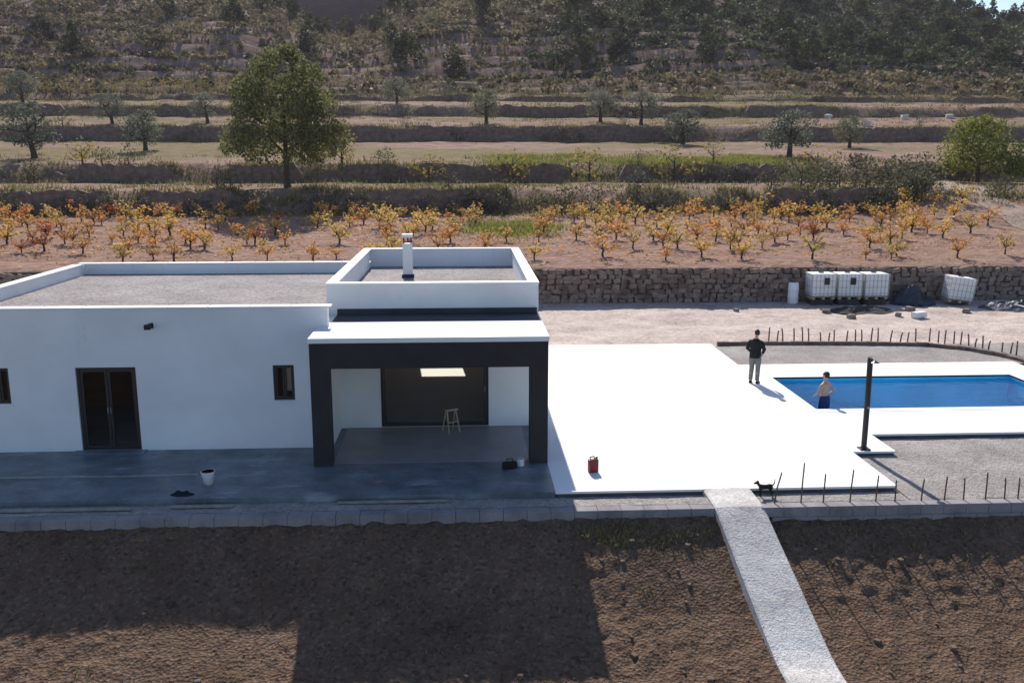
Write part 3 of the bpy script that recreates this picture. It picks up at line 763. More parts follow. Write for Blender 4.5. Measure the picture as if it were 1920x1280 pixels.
ygs = [(-.4, 89, 'left of the tall round tree by the olive', .9), (-.13, 88, 'just right of the tall round tree', 1.15), (-.038, 84.5, 'between the tall tree and the middle', .9), (.052, 84.5, 'in the middle of the terrace', 1.15), (.135, 84.5, 'below the grass strip', 1.2), (.228, 84, 'at the right end of the grass strip', 1.25), (.385, 86, 'at the foot of the broad grey olive', 1.2), (.27, 88.5, 'on the grass strip', .8)]
for k, (a, y, wh, sc) in enumerate(ygs):
    put(yg, 'yellow_shrub', a, y, sc * 1.45, 'yellow green shrub on the second wall, ' + wh, 'shrub', k, 'yellow green shrubs along the second terrace wall')
bush = [make_tree('bush', 1.9, 2.6, .25, 'shrub', .22, 60, 100 + k, prof_ol, .06, .24, 5, 18) for k in range(4)]
for k in range(34):
    a = -.56 + k * .032 + random.uniform(-.012, .012)
    if -.21 < a < -.16: continue
    if a > .47: break
    yw = float(wall_y(1, np.array([a]))[0]); sec = 'left of the tall tree' if a < -.2 else ('right of the tall tree' if a < -.02 else ('above the pale yard' if a < .25 else 'above the white tanks'))
    put(bush, 'shrub', a, yw - 1.0 + random.uniform(-.3, .3), random.uniform(.65, 1.05), 'dark shrub below the first terrace wall, ' + sec, 'shrub', k, 'dark shrubs at the foot of the first terrace wall, ' + sec)
for k in range(22):
    a = .36 + (k % 8) * .03 + random.uniform(-.012, .012); y = 70.5 + (k // 8) * 6 + random.uniform(-2, 2)
    if abs(a * y - np.interp(y, [55, 61, 67, 74, 80, 84], [38.2, 38.8, 39.6, 40.8, 42.2, 44.5])) < 3.2: continue
    put(bush, 'shrub', a, y, random.uniform(.9, 1.5), 'dense grey green shrub in the thicket left of the dirt road', 'shrub', k, 'shrubs of the thicket by the dirt road')
for k in range(11):
    x = random.uniform(28, 36.5); y = random.uniform(68, 74)
    plant('shrub', bush[k % 4], (x, y, tz(x, y) - .05), k, random.uniform(.9, 1.4), 'large dark shrub in the mass beside the foot of the track', 'shrub', 'large shrubs beside the foot of the track')
for k in range(120):
    i = 1 + k % 5; a = random.uniform(-.55, .6); yw = float(wall_y(i, np.array([a]))[0])
    put(bush, 'shrub', a, yw + random.choice([-1.1, -.9, .9]), random.uniform(.6, 1.15), 'small dull shrub by the wall ' + tops[i] + where(a), 'shrub', k, 'shrubs by the wall ' + tops[i] + where(a))

# vines in autumn leaf
def make_vine(seed, mat):
    rs = np.random.default_rng(seed); tm = MB()
    tm.loft([(0, 0, -.1), (.03, 0, .2), (-.02, .02, .42)], [.06, .05, .045], 6)
    pts = []
    for k in range(7):
        an = k * 2 * math.pi / 7 + rs.uniform(-.3, .3); o_ = rs.uniform(.25, .8); hh = rs.uniform(.6, 1.5)
        e = np.array([math.cos(an) * o_, math.sin(an) * o_, hh])
        mid = np.array([e[0] * .5, e[1] * .5, .42 + (hh - .42) * .6])
        tm.loft([(0, 0, .4), mid, e], [.025, .015, .006], 4)
        for _ in range(rs.integers(12, 26)):
            t = rs.uniform(.15, 1.05); q = (np.array([0, 0, .4]) * (1 - t) ** 2 + 2 * mid * t * (1 - t) + e * t * t); pts.append(q + rs.normal(size=3) * .09)
    V, F = leaf_quads(np.array(pts), .17, rs, .1, .8)
    return tm.mesh('trunk', 'bark'), from_np('foliage', V, F, mat)
vines = {c: [make_vine(200 + 10 * j + k, 'vine_' + c) for k in range(7)] for j, c in enumerate(('orange', 'gold', 'red'))}
rowy = [49.0, 51.9, 54.8, 57.6, 60.3, 62.9, 65.3, 67.3]
for r, y in enumerate(rowy):
    x = -.6 * y + random.uniform(0, 1.5)
    while x < .62 * y:
        a = x / y; xx = x + random.uniform(-.5, .5); yy = y + random.uniform(-.7, .7)
        bare = (r < 2 and random.random() < .4) or random.random() < .12 or (-.3 < a < -.17 and 2 < r and random.random() < .6) or (.02 < a < .075 and r > 2) or (a > .52 and random.random() < .6)
        if abs(xx - np.interp(yy, [55, 61, 67, 74], [38.2, 38.8, 39.6, 40.8])) < 2.6: bare = True
        if not bare:
            u = random.random(); c = ('red' if u < .12 else 'orange' if u < .66 else 'gold') if a < -.2 else ('gold' if u < .58 else 'orange' if u < .98 else 'red')
            sec = 'left of the tree shadow' if a < -.2 else ('behind the house roof' if a < .08 else ('behind the pale yard' if a < .35 else 'behind the white tanks'))
            lab = f'{c} leaved vine in the {ordn[r]} row above the stone wall, {sec}'
            sc = random.uniform(.6, 1.1)
            v = random.choice(vines[c])
            plant('vine', v, (xx, yy, tz(xx, yy)), random.uniform(0, 6), (sc * random.uniform(1.0, 1.35), sc * random.uniform(.9, 1.2), sc * random.uniform(.75, .95)), lab, 'vine', lab.replace('vine', 'vines'), ('trunk', 'foliage'))
        x += random.uniform(1.2, 1.65)
rs = np.random.default_rng(77); n_ = 9000
lx = rs.uniform(-.6, .62, n_); ly = 47 + 21.5 * rs.uniform(0, 1, n_) ** .7; lx = lx * ly
k_ = (fbm(lx * .25, ly * .35, 3) > -.12) & ~((lx > 1) & (lx < 5) & (ly > 57) & (ly < 64)); lx, ly = lx[k_], ly[k_]
V, F = leaf_quads(np.stack([lx, ly, terrain_z(lx, ly) + .05], 1), .2, rs, 0, .8); V[:, 2] = (V[:, 2] - np.repeat(terrain_z(lx, ly), 4)) * .45 + np.repeat(terrain_z(lx, ly), 4) + .02
tag(link('leaf_litter', from_np('leaf_litter', V, F, 'vine_orange')), 'fallen orange leaves on the vineyard soil', 'leaves', kind='stuff')
# low grass patch in the vineyard and on the terraces
def tufts(name, spots, n, h, mat, seed, label):
    rs = np.random.default_rng(seed); P = []
    for (x, y, rx, ry, m, zf) in spots:
        q = rs.normal(size=(m, 2)) * .5; xx = x + q[:, 0] * rx; yy = y + q[:, 1] * ry
        P.append(np.stack([xx, yy], 1))
    P = np.concatenate(P); P = np.column_stack([P, spots[0][5](P[:, 0], P[:, 1])]); k = len(P)
    an = rs.uniform(0, 6.28, k); hh = h * rs.uniform(.4, 1.3, k); ww = h * .16
    dx = np.cos(an); dy = np.sin(an); lx = rs.normal(size=k) * .5 * hh; ly = rs.normal(size=k) * .5 * hh
    V = np.stack([np.stack([P[:, 0] - dx * ww, P[:, 1] - dy * ww, P[:, 2] - .02], 1), np.stack([P[:, 0] + dx * ww, P[:, 1] + dy * ww, P[:, 2] - .02], 1), np.stack([P[:, 0] + lx, P[:, 1] + ly, P[:, 2] + hh], 1)], 1).reshape(-1, 3)
    return tag(link(name, from_np(name, V, np.arange(3 * k).reshape(-1, 3), mat)), label, 'grass', kind='stuff')
sp = [(random.uniform(2.2, 5), random.uniform(17.5, 17.95), .3, .15, 26, bank_z) for _ in range(24)] + [(random.uniform(6.6, 14), random.uniform(17.3, 17.95), .22, .14, 14, bank_z) for _ in range(22)]
sp += [(random.uniform(-10, 14), random.uniform(12, 17.5), .25, .2, 8, bank_z) for _ in range(40)]
tufts('grass_tufts', sp, 0, .1, 'grass', 3, 'dry grass tufts at the foot of the front wall')
sp = [(2.9, 60.5, 3.4, 4.0, 2600, terrain_z)] + [(random.uniform(4, 34), random.uniform(88.5, 98), 3.4, 2.2, 300, terrain_z) for _ in range(44)]
tufts('field_grass', sp, 0, .3, 'meadow', 4, 'green grass patches on the terraces')

sp = []
for i in range(1, 6):
    for k in range(420):
        a_ = random.uniform(-.6, .65); yw = float(wall_y(i, np.array([a_]))[0]); y_ = yw + random.choice([-1.2, .8, 1.2, random.uniform(1, 14)])
        sp.append((a_ * y_, y_, 2.2, .7, 20, terrain_z))
tufts('terrace_weeds', sp, 0, .4, 'grass', 5, 'dry weeds along the terrace walls')

SV = []; SF = []
lst = [rock_mesh('pebble', 1.2, 1, .8, 900 + k, 'stone') for k in range(5)]
for k in range(600):
    x = random.uniform(-11, 13); y = random.uniform(10.5, 17.9); r_ = random.choice([.02, .025, .03, .04, .05, .085]) * random.uniform(.8, 1.3)
    if 5.0 < x < 7.0: continue
    me = lst[k % 5]; b_ = len(SV); mt = Matrix.Translation((x, y, float(bank_z(x, y)) + r_ * .2)) @ Matrix.Rotation(random.uniform(0, 6), 4, 'Z') @ Matrix.Scale(r_, 4)
    SV += [mt @ v.co for v in me.vertices]; SF += [[q + b_ for q in p.vertices] for p in me.polygons]
me = bpy.data.meshes.new('loose_stones'); me.from_pydata([tuple(v) for v in SV], [], SF); me.materials.append(M['bank_stone'])
tag(link('loose_stones', me), 'small stones scattered over the turned earth', 'stones', kind='stuff')

# scrub and woodland on the hill: one mass, plus the pines that stand out
rs = np.random.default_rng(42)
nb = 12000
ya = 160 + 185 * rs.uniform(0, 1, nb) ** .85; ab = rs.uniform(-.72, .78, nb); xb = ab * ya
dens = np.clip(.26 + (ya - 160) / 130 + 1.1 * fbm(xb * .02 + 3, ya * .02, 3) + np.clip((ab - .1) * 2.2, -.1, .6), .1, 1)
keep = rs.uniform(0, 1, nb) < dens
xb, ya, ab = xb[keep], ya[keep], ab[keep]; zb = terrain_z(xb, ya)
size = rs.uniform(.5, 2.0, len(xb)) * (1 + np.clip((ya - 200) / 150, 0, 1) * .7)
Ps = []
for x, y, z, s_ in zip(xb, ya, zb, size):
    k = 30; d = rs.normal(size=(k, 3)); d /= np.linalg.norm(d, axis=1)[:, None]; d *= rs.uniform(.4, 1, k)[:, None] ** .5
    d[:, 2] = np.abs(d[:, 2]) * .95
    Ps.append(np.array([x, y, z]) + d * s_)
Ps = np.concatenate(Ps)
wood = np.repeat((ab > .1 + .08 * fbm(xb * .03, ya * .03, 2)) & (ya > 196), 30)
V, F = leaf_quads(Ps[wood], .85, rs, .4, .75)
tag(link('hill_woodland', from_np('hill_woodland', V, F, 'forest')), 'dark green wood covering the right hand hill', 'wood', kind='stuff')
V, F = leaf_quads(Ps[~wood], .85, rs, .4, .75)
tag(link('hillside_scrub', from_np('hillside_scrub', V, F, 'scrub')), 'dull green and brown scrub covering the far hillside', 'scrub', kind='stuff')

hp_ = []
for k in range(2600):
    y_ = 158 + 130 * random.random() ** 1.2; a_ = random.uniform(-.62, .68); hp_.append((a_ * y_, y_, 3.0, 1.6, 22, terrain_z))
tufts('hill_brush', hp_, 0, .75, 'scrub', 6, 'dry low brush between the scrub on the hill')

def prof_pine(t): return max(.15, (1 - t ** 2.2) ** .8 * min(1, .5 + t * 3))
pines = [make_tree('pine', 6.6, 4.8 + k * .8, .9, 'forest', .6, 46, 300 + k, prof_pine, .16, .2, 5, 46) for k in range(3)]
spots = [(-.49, 168), (-.40, 215), (-.43, 236), (-.2, 206), (-.235, 240), (-.06, 214), (-.01, 206), (-.075, 236), (.02, 250), (.095, 210), (-.3, 262), (-.52, 250), (.2, 262), (-.16, 226), (.06, 290), (-.34, 292), (-.19, 318), (-.175, 300), (-.16, 322), (-.14, 326), (-.12, 320), (-.1, 327), (-.085, 318), (-.07, 322), (-.055, 300), (-.215, 310), (-.04, 316), (-.205, 285), (-.15, 290), (-.09, 282)]
for k, (a, y) in enumerate(spots):
    sec = ['at far left', 'left of the tall tree', 'above the tall tree', 'right of the tall tree', 'in the middle'][min(4, int((a + .55) / .13))]
    put(pines, 'pine_tree', a, y, random.uniform(.8, 1.3), f'dark conifer standing out of the hillside scrub, {sec}', 'tree', k, f'conifers on the hillside {sec}')
for k in range(120):
    a = random.uniform(.1, .75); y = random.uniform(205, 335); b_ = 'lower slope' if y < 250 else 'middle slope' if y < 295 else 'upper slope'
    put(pines, 'pine_tree', a, y, (random.uniform(.9, 1.5),) * 2 + (random.uniform(.7, 1.15),), f'dark pine on the {b_} of the right hand hill' + where(a * 1.6 - .35), 'tree', k, f'pines on the {b_} of the right hand hill' + where(a * 1.6 - .35))
for k in range(26):
    a = .44 + k * .0125; y = 330 + random.uniform(-4, 4)
    put(pines, 'pine_tree', a, y, random.uniform(.7, 1.25), 'pine standing on the skyline at upper right' + (', nearer the corner' if a > .6 else ', left of the corner'), 'tree', k, 'pines on the skyline')

# pale boulders on the right
for k in range(14):
    a = -.47 + k * .02 + random.uniform(-.006, .006)
    put(yg, 'yellow_shrub', a, 158.5 + random.uniform(0, 2), random.uniform(1.0, 1.6), 'yellow green shrub at the foot of the hill, left of the tall tree', 'shrub', k, 'yellow green shrubs at the foot of the hill')
for k, (a, y, s_, wh) in enumerate([(.394, 139.5, .8, 'leftmost, by the olive'), (.479, 140, 1.0, 'largest, above the lime green tree'), (.529, 139.5, .75, 'rightmost, above the lime green tree'), (.437, 128.5, 1.0, 'lower one, on the bare strip')]):
    me = rock_mesh('boulder', 1.5 * s_, 1.1 * s_, .95 * s_, 70 + k, 'boulder'); x = a * y
    o = link('boulder', me, None, None, (x, y, tz(x, y) + .3 * s_)); o.rotation_euler = (0, 0, k * 1.3); tag(o, 'pale boulder on the upper right terraces, ' + wh, 'rock', 'pale boulders')

# ------------------------------------------------------------------ things by the stone wall
def tank(loc, tilt, label, plate=True):
    o = empty('water_tank', loc, 0, label=label, cat='tank', group='caged water tanks by the stone wall'); o.rotation_euler = tilt
    MB().box(-.6, .6, -.5, .5, .16, 1.3, .07).build('bottle', 'plastic_white', o, False)
    cg = MB()
    for x in np.linspace(-.615, .615, 7):
        cg.box(x - .009, x + .009, -.525, -.507, .14, 1.28).box(x - .009, x + .009, .507, .525, .14, 1.28)
    for y in np.linspace(-.4, .4, 4):
        cg.box(-.633, -.615, y - .009, y + .009, .14, 1.28).box(.615, .633, y - .009, y + .009, .14, 1.28)
    for z in (.3, .62, .94, 1.27):
        cg.box(-.64, .64, -.545, -.527, z - .01, z + .01).box(-.64, .64, .527, .545, z - .01, z + .01).box(-.655, -.637, -.53, .53, z - .01, z + .01).box(.637, .655, -.53, .53, z - .01, z + .01)
    cg.build('cage', 'galv', o)
    pl = MB().box(-.6, .6, -.5, .5, .11, .14)
    for x in (-.5, 0, .5): pl.box(x - .07, x + .07, -.5, .5, 0, .11)
    pl.build('pallet', 'wood', o)
    MB().loft([(0, 0, 1.3), (0, 0, 1.345)], .13, 14).build('lid', 'plastic_black', o)
    if plate: MB().box(-.02, .26, -.552, -.546, .75, 1.1).build('label_plate', 'rubble', o)
    return o
tank((18.05, 45.35, .14), (0, 0, .01), 'white caged tank by the stone wall, leftmost of three in a row')
tank((19.42, 45.38, .13), (0, 0, -.02), 'white caged tank by the stone wall, middle one of three in a row')
tank((20.8, 45.4, .12), (0, 0, .02), 'white caged tank by the stone wall, rightmost of three in a row, without a plate', False)
tank((25.0, 45.0, -.05), (0, R(7), R(-6)), 'white caged tank standing tilted and apart from the row of three', False)
for x, w_ in ((18.05, 'leftmost'), (19.42, 'middle'), (20.8, 'rightmost')):
    b = box('concrete_slab', 'rubble', x - .55, x + .55, 44.95, 45.8, -.2, .128, bev=.02); tag(b, f'dark block plinth under the {w_} white tank', 'plinth', 'plinths under the tanks')
dr = empty('drum', (16.72, 45.5, -.15), label='white plastic drum standing left of the row of tanks', cat='drum')
MB().loft([(0, 0, 0), (0, 0, .04), (0, 0, .3), (0, 0, .34), (0, 0, .38), (0, 0, .7), (0, 0, .74), (0, 0, .78), (0, 0, 1.05), (0, 0, 1.1)], [.24, .26, .265, .285, .265, .265, .285, .265, .255, .2], 18).build('barrel', 'plastic_white', dr, True)
MB().loft([(0, 0, 1.09), (0, 0, 1.14)], .19, 16).build('lid', 'tarp', dr)

def heap(name, x, y, rx, ry, h, mat, label, cat, seed, n=34, nz=1.6):
    xs = np.linspace(-1, 1, n); Xq, Yq = np.meshgrid(xs, xs); rr = np.sqrt(Xq ** 2 + Yq ** 2)
    Zq = h * np.clip(1 - rr ** 1.6, -.2, 1) * (.75 + 1.0 * fbm(Xq * nz + seed, Yq * nz, 4)) - .1 * (rr > .95)
    V = np.stack([Xq * rx, Yq * ry, Zq], -1).reshape(-1, 3)
    jj, ii = np.meshgrid(np.arange(n - 1), np.arange(n - 1), indexing='ij')
    Fq = np.stack([jj * n + ii, jj * n + ii + 1, (jj + 1) * n + ii + 1, (jj + 1) * n + ii], -1).reshape(-1, 4)
    cxy = (rr[:-1, :-1] < .98).ravel()
    return tag(link(name, from_np(name, V, Fq[cxy], mat), None, None, (x, y, float(yard_z(x, y)) - .02)), label, cat)
heap('rubble_heap', 19.4, 43.3, 1.9, 1.1, .35, 'rubble', 'low dark heap of rubble in front of the white tanks', 'heap', 3, nz=3)
heap('tarpaulin', 22.8, 45.1, 1.2, .9, 1.0, 'tarp', 'dark blue grey tarpaulin heaped between the tanks', 'tarpaulin', 9, nz=2.2)
heap('tarpaulin', 27.2, 43.6, 1.8, 1.2, .45, 'tarp', 'blue grey tarpaulin spread right of the tilted tank', 'tarpaulin', 14, nz=2.4)
bd = MB(); mt = Matrix.Translation((27.2, 41.2, .1)) @ Matrix.Rotation(R(12), 4, 'Y') @ Matrix.Rotation(.25, 4, 'Z')
bd.box(-1.3, 1.3, -.5, .5, -.02, .02, .006, mt)
tag(bd.build('board', 'plastic_white'), 'white board lying on the ground right of the tarpaulin', 'board')
bd = MB(); mt = Matrix.Translation((21.2, 41.2, .0)) @ Matrix.Rotation(.4, 4, 'Z')
bd.box(-.35, .35, -.16, .16, -.16, .1, .01, mt)
tag(bd.build('block', 'coping'), 'small pale block lying beside the dark rubble heap', 'block')
for k, (x, y, s_) in enumerate([(18.0, 41.3, .3), (20.4, 41.6, .26), (21.6, 42.9, .34), (17.4, 42.8, .28), (24.2, 42.5, .3), (13.2, 43.5, .2)]):
    o = link('stone', rock_mesh('stone', s_ * 1.4, s_, s_ * .9, 400 + k, 'stone'), None, None, (x, y, float(yard_z(x, y)) + .08)); o.rotation_euler = (0, 0, k)
    tag(o, 'loose grey stone on the yard near the white tanks', 'stone', 'loose stones near the tanks')

# ------------------------------------------------------------------ small things on the terrace
bk = empty('bucket', (-5.81, 19.85, -.004), label='white plastic bucket standing on the dark terrace', cat='bucket')
MB().loft([(0, 0, 0), (0, 0, .28), (0, 0, .3), (0, 0, .3), (0, 0, .05)], [.095, .15, .16, .14, .09], 18).build('pail', 'plastic_white', bk, True)
MB().loft([(.155 * math.cos(t), -.16 * math.sin(t) * .7, .29 - .16 * math.sin(t)) for t in np.linspace(0, math.pi, 9)], .006, 5).build('handle', 'galv', bk)

jc = empty('fuel_can', (2.93, 20.2, 0), .25, label='red plastic can standing on the white terrace near the house', cat='can')
jc.scale = (.88,) * 3
MB().box(-.13, .13, -.085, .085, 0, .36, .03).build('body', 'plastic_red', jc)
MB().loft([(-.09, 0, .36), (-.09, 0, .42), (.02, 0, .43), (.05, 0, .36)], .018, 7).build('handle', 'plastic_red', jc)
MB().loft([(.09, 0, .355), (.11, 0, .41)], [.03, .026], 8).build('spout', 'plastic_black', jc)

tb = empty('tool_bag', (1.0, 20.55, -.004), .3, label='small dark tool bag on the terrace by the right porch column', cat='bag')
MB().box(-.17, .17, -.09, .09, 0, .16, .04).build('bag', 'black_cloth', tb)
MB().loft([(-.1, 0, .15), (-.07, 0, .24), (.07, 0, .24), (.1, 0, .15)], .012, 6).build('handle', 'black_cloth', tb)
pt = empty('paint_pot', (1.27, 20.75, -.004), label='small white pot beside the dark tool bag', cat='pot')
MB().loft([(0, 0, 0), (0, 0, .17), (0, 0, .175)], [.08, .09, .075], 14).build('pot', 'plastic_white', pt)
MB().loft([(0, 0, .176), (0, 0, .19)], .085, 14).build('lid', 'galv', pt)
rg = heap('rag', -6.2, 19.2, .28, .12, .1, 'black_cloth', 'crumpled dark rag on the terrace in front of the bucket', 'rag', 21, 18, 3); rg.location.z = 0
tag(box('batten', 'galv', -13.2, -6.2, 20.42, 20.46, -.002, .03), 'long pale batten lying on the dark terrace left of the bucket', 'batten')
for k, (x0_, x1_, yy) in enumerate([(-10.2, -7.1, 18.62), (-6.3, -5.0, 18.68), (-2.8, -.4, 18.75)]):
    tag(box('plank', 'grey_timber', x0_, x1_, yy, yy + .1, -.11, -.075, bev=.004), ['longest pale plank at the terrace front, far left', 'short pale plank at the terrace front below the bucket', 'pale plank at the terrace front below the porch'][k], 'plank', 'planks at the terrace front')
# step stool glimpsed inside the porch door
st = empty('step_stool', (-.42, 23.55, .006), .5, label='pale folding step stool in front of the dark sliding door', cat='stool')
for sx in (-.16, .16):
    MB().loft([(sx, -.2, 0), (sx * .8, -.02, .62)], .02, 6).build('leg', 'wood', st)
    MB().loft([(sx, .2, 0), (sx * .8, .02, .62)], .02, 6).build('leg', 'wood', st)
MB().box(-.17, .17, -.1, .1, .6, .64, .008).build('tread', 'wood', st)
MB().box(-.16, .16, -.17, -.07, .29, .32, .006).build('tread', 'wood', st)

# ------------------------------------------------------------------ people and dog (lofts fused into one skin)
def fuse(name, mb, mat, parent, voxel=.012, smooth=4):
    me = mb.mesh(name, mat); o = bpy.data.objects.new(name, me); C.objects.link(o)
    m = o.modifiers.new('r', 'REMESH'); m.mode = 'VOXEL'; m.voxel_size = voxel; m.use_smooth_shade = True
    s_ = o.modifiers.new('s', 'SMOOTH'); s_.iterations = smooth; s_.factor = .5
    bpy.context.view_layer.update()
    dg = bpy.context.evaluated_depsgraph_get(); me2 = bpy.data.meshes.new_from_object(o.evaluated_get(dg))
    bpy.data.objects.remove(o, do_unlink=True)
    me2.name = name; me2.materials.clear(); me2.materials.append(M[mat])
    return link(name, me2, None, parent, None, True)

def arm_pts(sx, elbow, wrist): return [(sx * .14, 0, 1.385), (sx * .195, .0, 1.34), elbow, wrist]
def hand(mb, w_, d, side):
    w_ = Vector(w_); d = Vector(d).normalized(); ac = d.cross(Vector((0, 1, 0))).normalized() if abs(d.y) < .9 else Vector((1, 0, 0))
    nrm = ac.cross(d).normalized()
    mb.loft([w_ - d * .03, w_ + d * .03, w_ + d * .09], [(.028, .024), (.042, .02), (.04, .018)], 8)
    for k, (off, ln) in enumerate(((-.032, .07), (-.011, .085), (.011, .08), (.032, .06))):
        b = w_ + d * .085 + ac * off; mid = b + d * ln * .55 + nrm * .008; e = mid + d * ln * .35 + nrm * .025
        mb.loft([b, mid, e], [.0105, .0095, .008], 6)
    b = w_ + d * .02 + ac * .04 * side; mb.loft([b, b + ac * .03 * side + d * .035, b + ac * .035 * side + d * .07 + nrm * .015], [.012, .011, .009], 6)

def person(name, loc, rz, label, arms, legs, top, bottom, hairm='hair', head_tilt=0, scale=1.0, shoe='plastic_black'):
    o = empty(name, loc, rz, label=label, cat='person'); o.scale = (scale,) * 3
    b = MB()
    b.loft([(0, .0, .86), (0, 0, .98), (0, -.01, 1.12), (0, -.01, 1.28), (0, 0, 1.4), (0, .0, 1.47), (0, 0, 1.52)], [(.13, .1), (.165, .115), (.14, .1), (.165, .115), (.165, .1), (.075, .06), (.05, .05)], 14)
    hx = head_tilt
    b.loft([(0, 0, 1.47), (hx * .3, -.005, 1.53), (hx * .6, -.01, 1.57), (hx, -.015, 1.61), (hx, -.012, 1.66), (hx, -.005, 1.71), (hx, 0, 1.75), (hx, 0, 1.77)], [(.05, .052), (.048, .052), (.052, .06), (.066, .085), (.075, .098), (.074, .098), (.055, .07), (.02, .03)], 14)
    b.loft([(hx, -.1, 1.665), (hx, -.125, 1.635), (hx, -.1, 1.625)], [.009, .016, .012], 6)                    # nose
    for sx in (-1, 1): b.loft([(hx + sx * .072, .0, 1.62), (hx + sx * .083, .01, 1.65), (hx + sx * .075, .005, 1.675)], [.01, .016, .01], 6)   # ears
    for sx, (el, wr) in zip((-1, 1), arms):
        b.loft(arm_pts(sx, el, wr), [.055, .052, .042, .028], 10); hand(b, wr, Vector(wr) - Vector(el), -sx)
    for sx, (kn, an) in zip((-1, 1), legs):
        b.loft([(sx * .085, 0, .92), (sx * .095, 0, .8), kn, ((kn[0] + an[0]) / 2, (kn[1] + an[1]) / 2 + .02, (kn[2] + an[2]) / 2 + .05), an], [.09, .085, .058, .055, .038], 10)
        b.loft([(an[0], an[1] + .05, an[2] - .04), (an[0], an[1] - .03, an[2] - .04), (an[0] + sx * .02, an[1] - .17, an[2] - .055)], [(.038, .035), (.042, .04), (.035, .02)], 8)
    fuse('body', b, 'skin', o)
    if top:
        t = MB()
        t.loft([(0, 0, .84), (0, 0, .98), (0, -.01, 1.12), (0, -.01, 1.28), (0, 0, 1.4), (0, 0, 1.455), (0, 0, 1.48)], [(.19, .145), (.19, .145), (.175, .13), (.195, .14), (.185, .125), (.1, .085), (.07, .07)], 16)
        for sx, (el, wr) in zip((-1, 1), arms):
            w2_ = tuple(np.array(el) + (np.array(wr) - np.array(el)) * .9); t.loft(arm_pts(sx, el, w2_), [.066, .07, .06, .05], 10)
        fuse('jacket', t, top, o)
    q = MB(); cutk = .5 if not top else 1.0
    q.loft([(0, 0, .8), (0, 0, .9), (0, 0, 1.0), (0, -.005, 1.04)], [(.15, .12), (.185, .135), (.18, .128), (.17, .12)], 14)
    for sx, (kn, an) in zip((-1, 1), legs):
        if top: q.loft([(sx * .09, 0, .95), (sx * .1, 0, .8), kn, (an[0], an[1], an[2] + .02)], [.1, .105, .08, .066], 10)
        else: q.loft([(sx * .09, 0, .95), (sx * .1, 0, .8), (kn[0], kn[1], kn[2] + .04)], [.1, .11, .1], 10)
    fuse('trousers' if top else 'shorts', q, bottom, o)
    h_ = MB()
    h_.loft([(hx, .035, 1.6), (hx, .03, 1.66), (hx, .014, 1.71), (hx, .008, 1.755), (hx, .005, 1.785)], [(.066, .07), (.08, .088), (.083, .104), (.064, .082), (.02, .03)], 14)
    fuse('hair', h_, hairm, o, .01, 2)
    for sx in (-1, 1): MB().loft([(hx + sx * .03, -.1, 1.672), (hx + sx * .03, -.112, 1.672)], [.011, .006], 8).build('eye', 'plastic_black', o)
    MB().loft([(hx - .024, -.098, 1.588), (hx, -.108, 1.586), (hx + .024, -.098, 1.588)], [.003, .006, .003], 6).build('mouth', 'plastic_red', o)
    if top:
        for sx, (kn, an) in zip((-1, 1), legs):
            s_ = MB().loft([(an[0], an[1] + .07, an[2] - .045), (an[0], an[1] - .03, an[2] - .04), (an[0] + sx * .02, an[1] - .16, an[2] - .055), (an[0] + sx * .02, an[1] - .21, an[2] - .065)], [(.04, .042), (.05, .05), (.048, .034), (.03, .022)], 10)
            s_.build('shoe', shoe, o, True)
    return o
person('person', (9.33, 28.43, 0), R(150), 'person in a black jacket and grey trousers standing at the pool corner',
       [((-.27, -.03, 1.13), (-.2, -.17, .98)), ((.27, -.02, 1.13), (.19, -.18, 1.0))], [((-.1, -.01, .5), (-.1, .02, .085)), ((.1, -.03, .5), (.12, 0, .085))], 'black_cloth', 'grey_cloth', head_tilt=-.03, scale=1.0)
person('person', (10.7, 25.98, -.83), R(-150), 'bare chested person in navy shorts standing in the pool',
       [((-.33, .06, 1.15), (-.19, -.1, 1.0)), ((.3, -.02, 1.13), (.2, -.2, 1.02))], [((-.1, -.02, .48), (-.11, .02, .085)), ((.1, -.02, .48), (.11, .02, .085))], None, 'navy_cloth', scale=1.0)

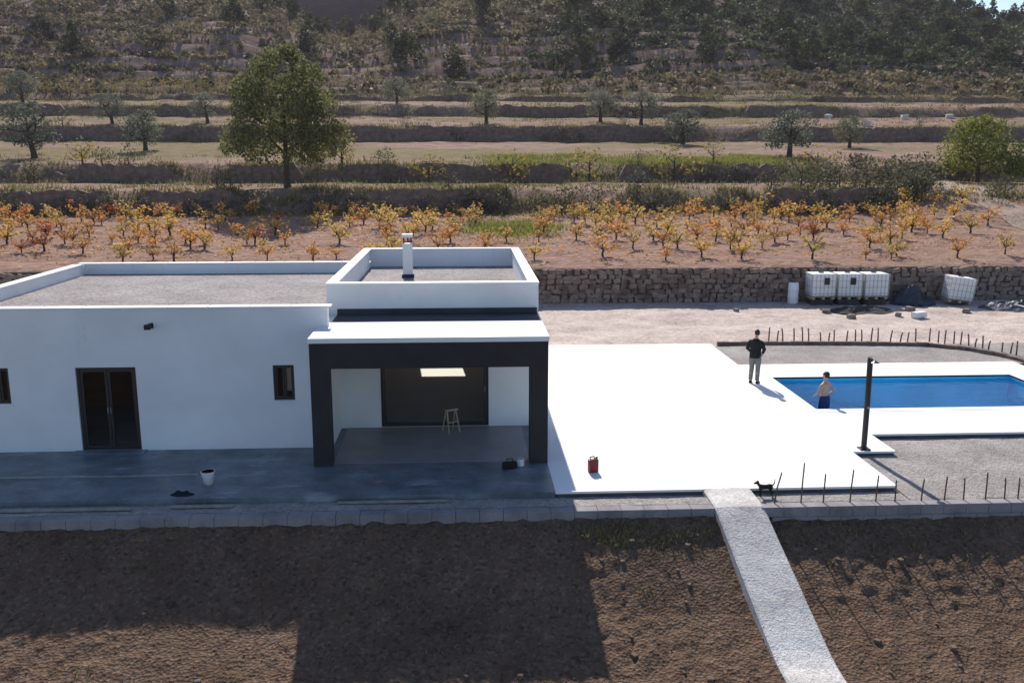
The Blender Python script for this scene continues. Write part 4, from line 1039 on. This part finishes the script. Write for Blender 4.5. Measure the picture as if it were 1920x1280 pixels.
dg_ = empty('dog', (6.55, 18.8, -.125), R(4), label='small black dog with raised tail at the terrace edge beside the path', cat='dog')
dg_.scale = (.8,) * 3
b = MB()
b.loft([(.2, 0, .27), (.14, 0, .275), (.02, 0, .265), (-.1, 0, .265), (-.17, 0, .285)], [(.05, .045), (.07, .07), (.062, .062), (.075, .085), (.05, .06)], 12)
b.loft([(-.14, 0, .29), (-.2, 0, .35), (-.23, 0, .39)], [.05, .042, .04], 9)
b.loft([(-.19, 0, .4), (-.23, 0, .405), (-.27, 0, .39), (-.33, 0, .37)], [.03, .048, .036, .02], 9)
for sy in (-1, 1):
    b.loft([(-.215, sy * .03, .42), (-.215, sy * .04, .47)], [.018, .006], 6)
    b.loft([(-.13, sy * .045, .27), (-.14, sy * .045, .15), (-.13, sy * .045, .02), (-.155, sy * .045, .012)], [.036, .022, .017, .016], 7)
    b.loft([(.17, sy * .045, .27), (.14, sy * .05, .18), (.2, sy * .05, .1), (.185, sy * .05, .02), (.16, sy * .05, .012)], [.05, .034, .02, .016, .016], 7)
b.loft([(.2, 0, .29), (.26, 0, .36), (.27, 0, .46), (.24, 0, .5)], [.022, .018, .013, .006], 7)
fuse('body', b, 'fur', dg_, .009, 3)
MB().loft([(-.332, 0, .375), (-.342, 0, .373)], [.011, .007], 8).build('nose', 'plastic_black', dg_)
MB().loft([(-.185, 0, .345), (-.2, 0, .33)], .052, 10).build('collar', 'plastic_red', dg_)

# ------------------------------------------------------------------ air
hz = MB().box(-900, 900, -90, 1150, -7, 230).mesh('haze'); hm = bpy.data.materials.new('haze'); hm.use_nodes = True
for n_ in list(hm.node_tree.nodes): hm.node_tree.nodes.remove(n_)
ho = hm.node_tree.nodes.new('ShaderNodeOutputMaterial'); hv = hm.node_tree.nodes.new('ShaderNodeVolumePrincipled')
hv.inputs['Color'].default_value = (.86, .79, .88, 1); hv.inputs['Density'].default_value = .00013; hv.inputs['Anisotropy'].default_value = .2
hm.node_tree.links.new(hv.outputs[0], ho.inputs['Volume']); hz.materials.append(hm)
tag(link('haze', hz), 'thin pale haze over the hillside', 'haze', kind='stuff')
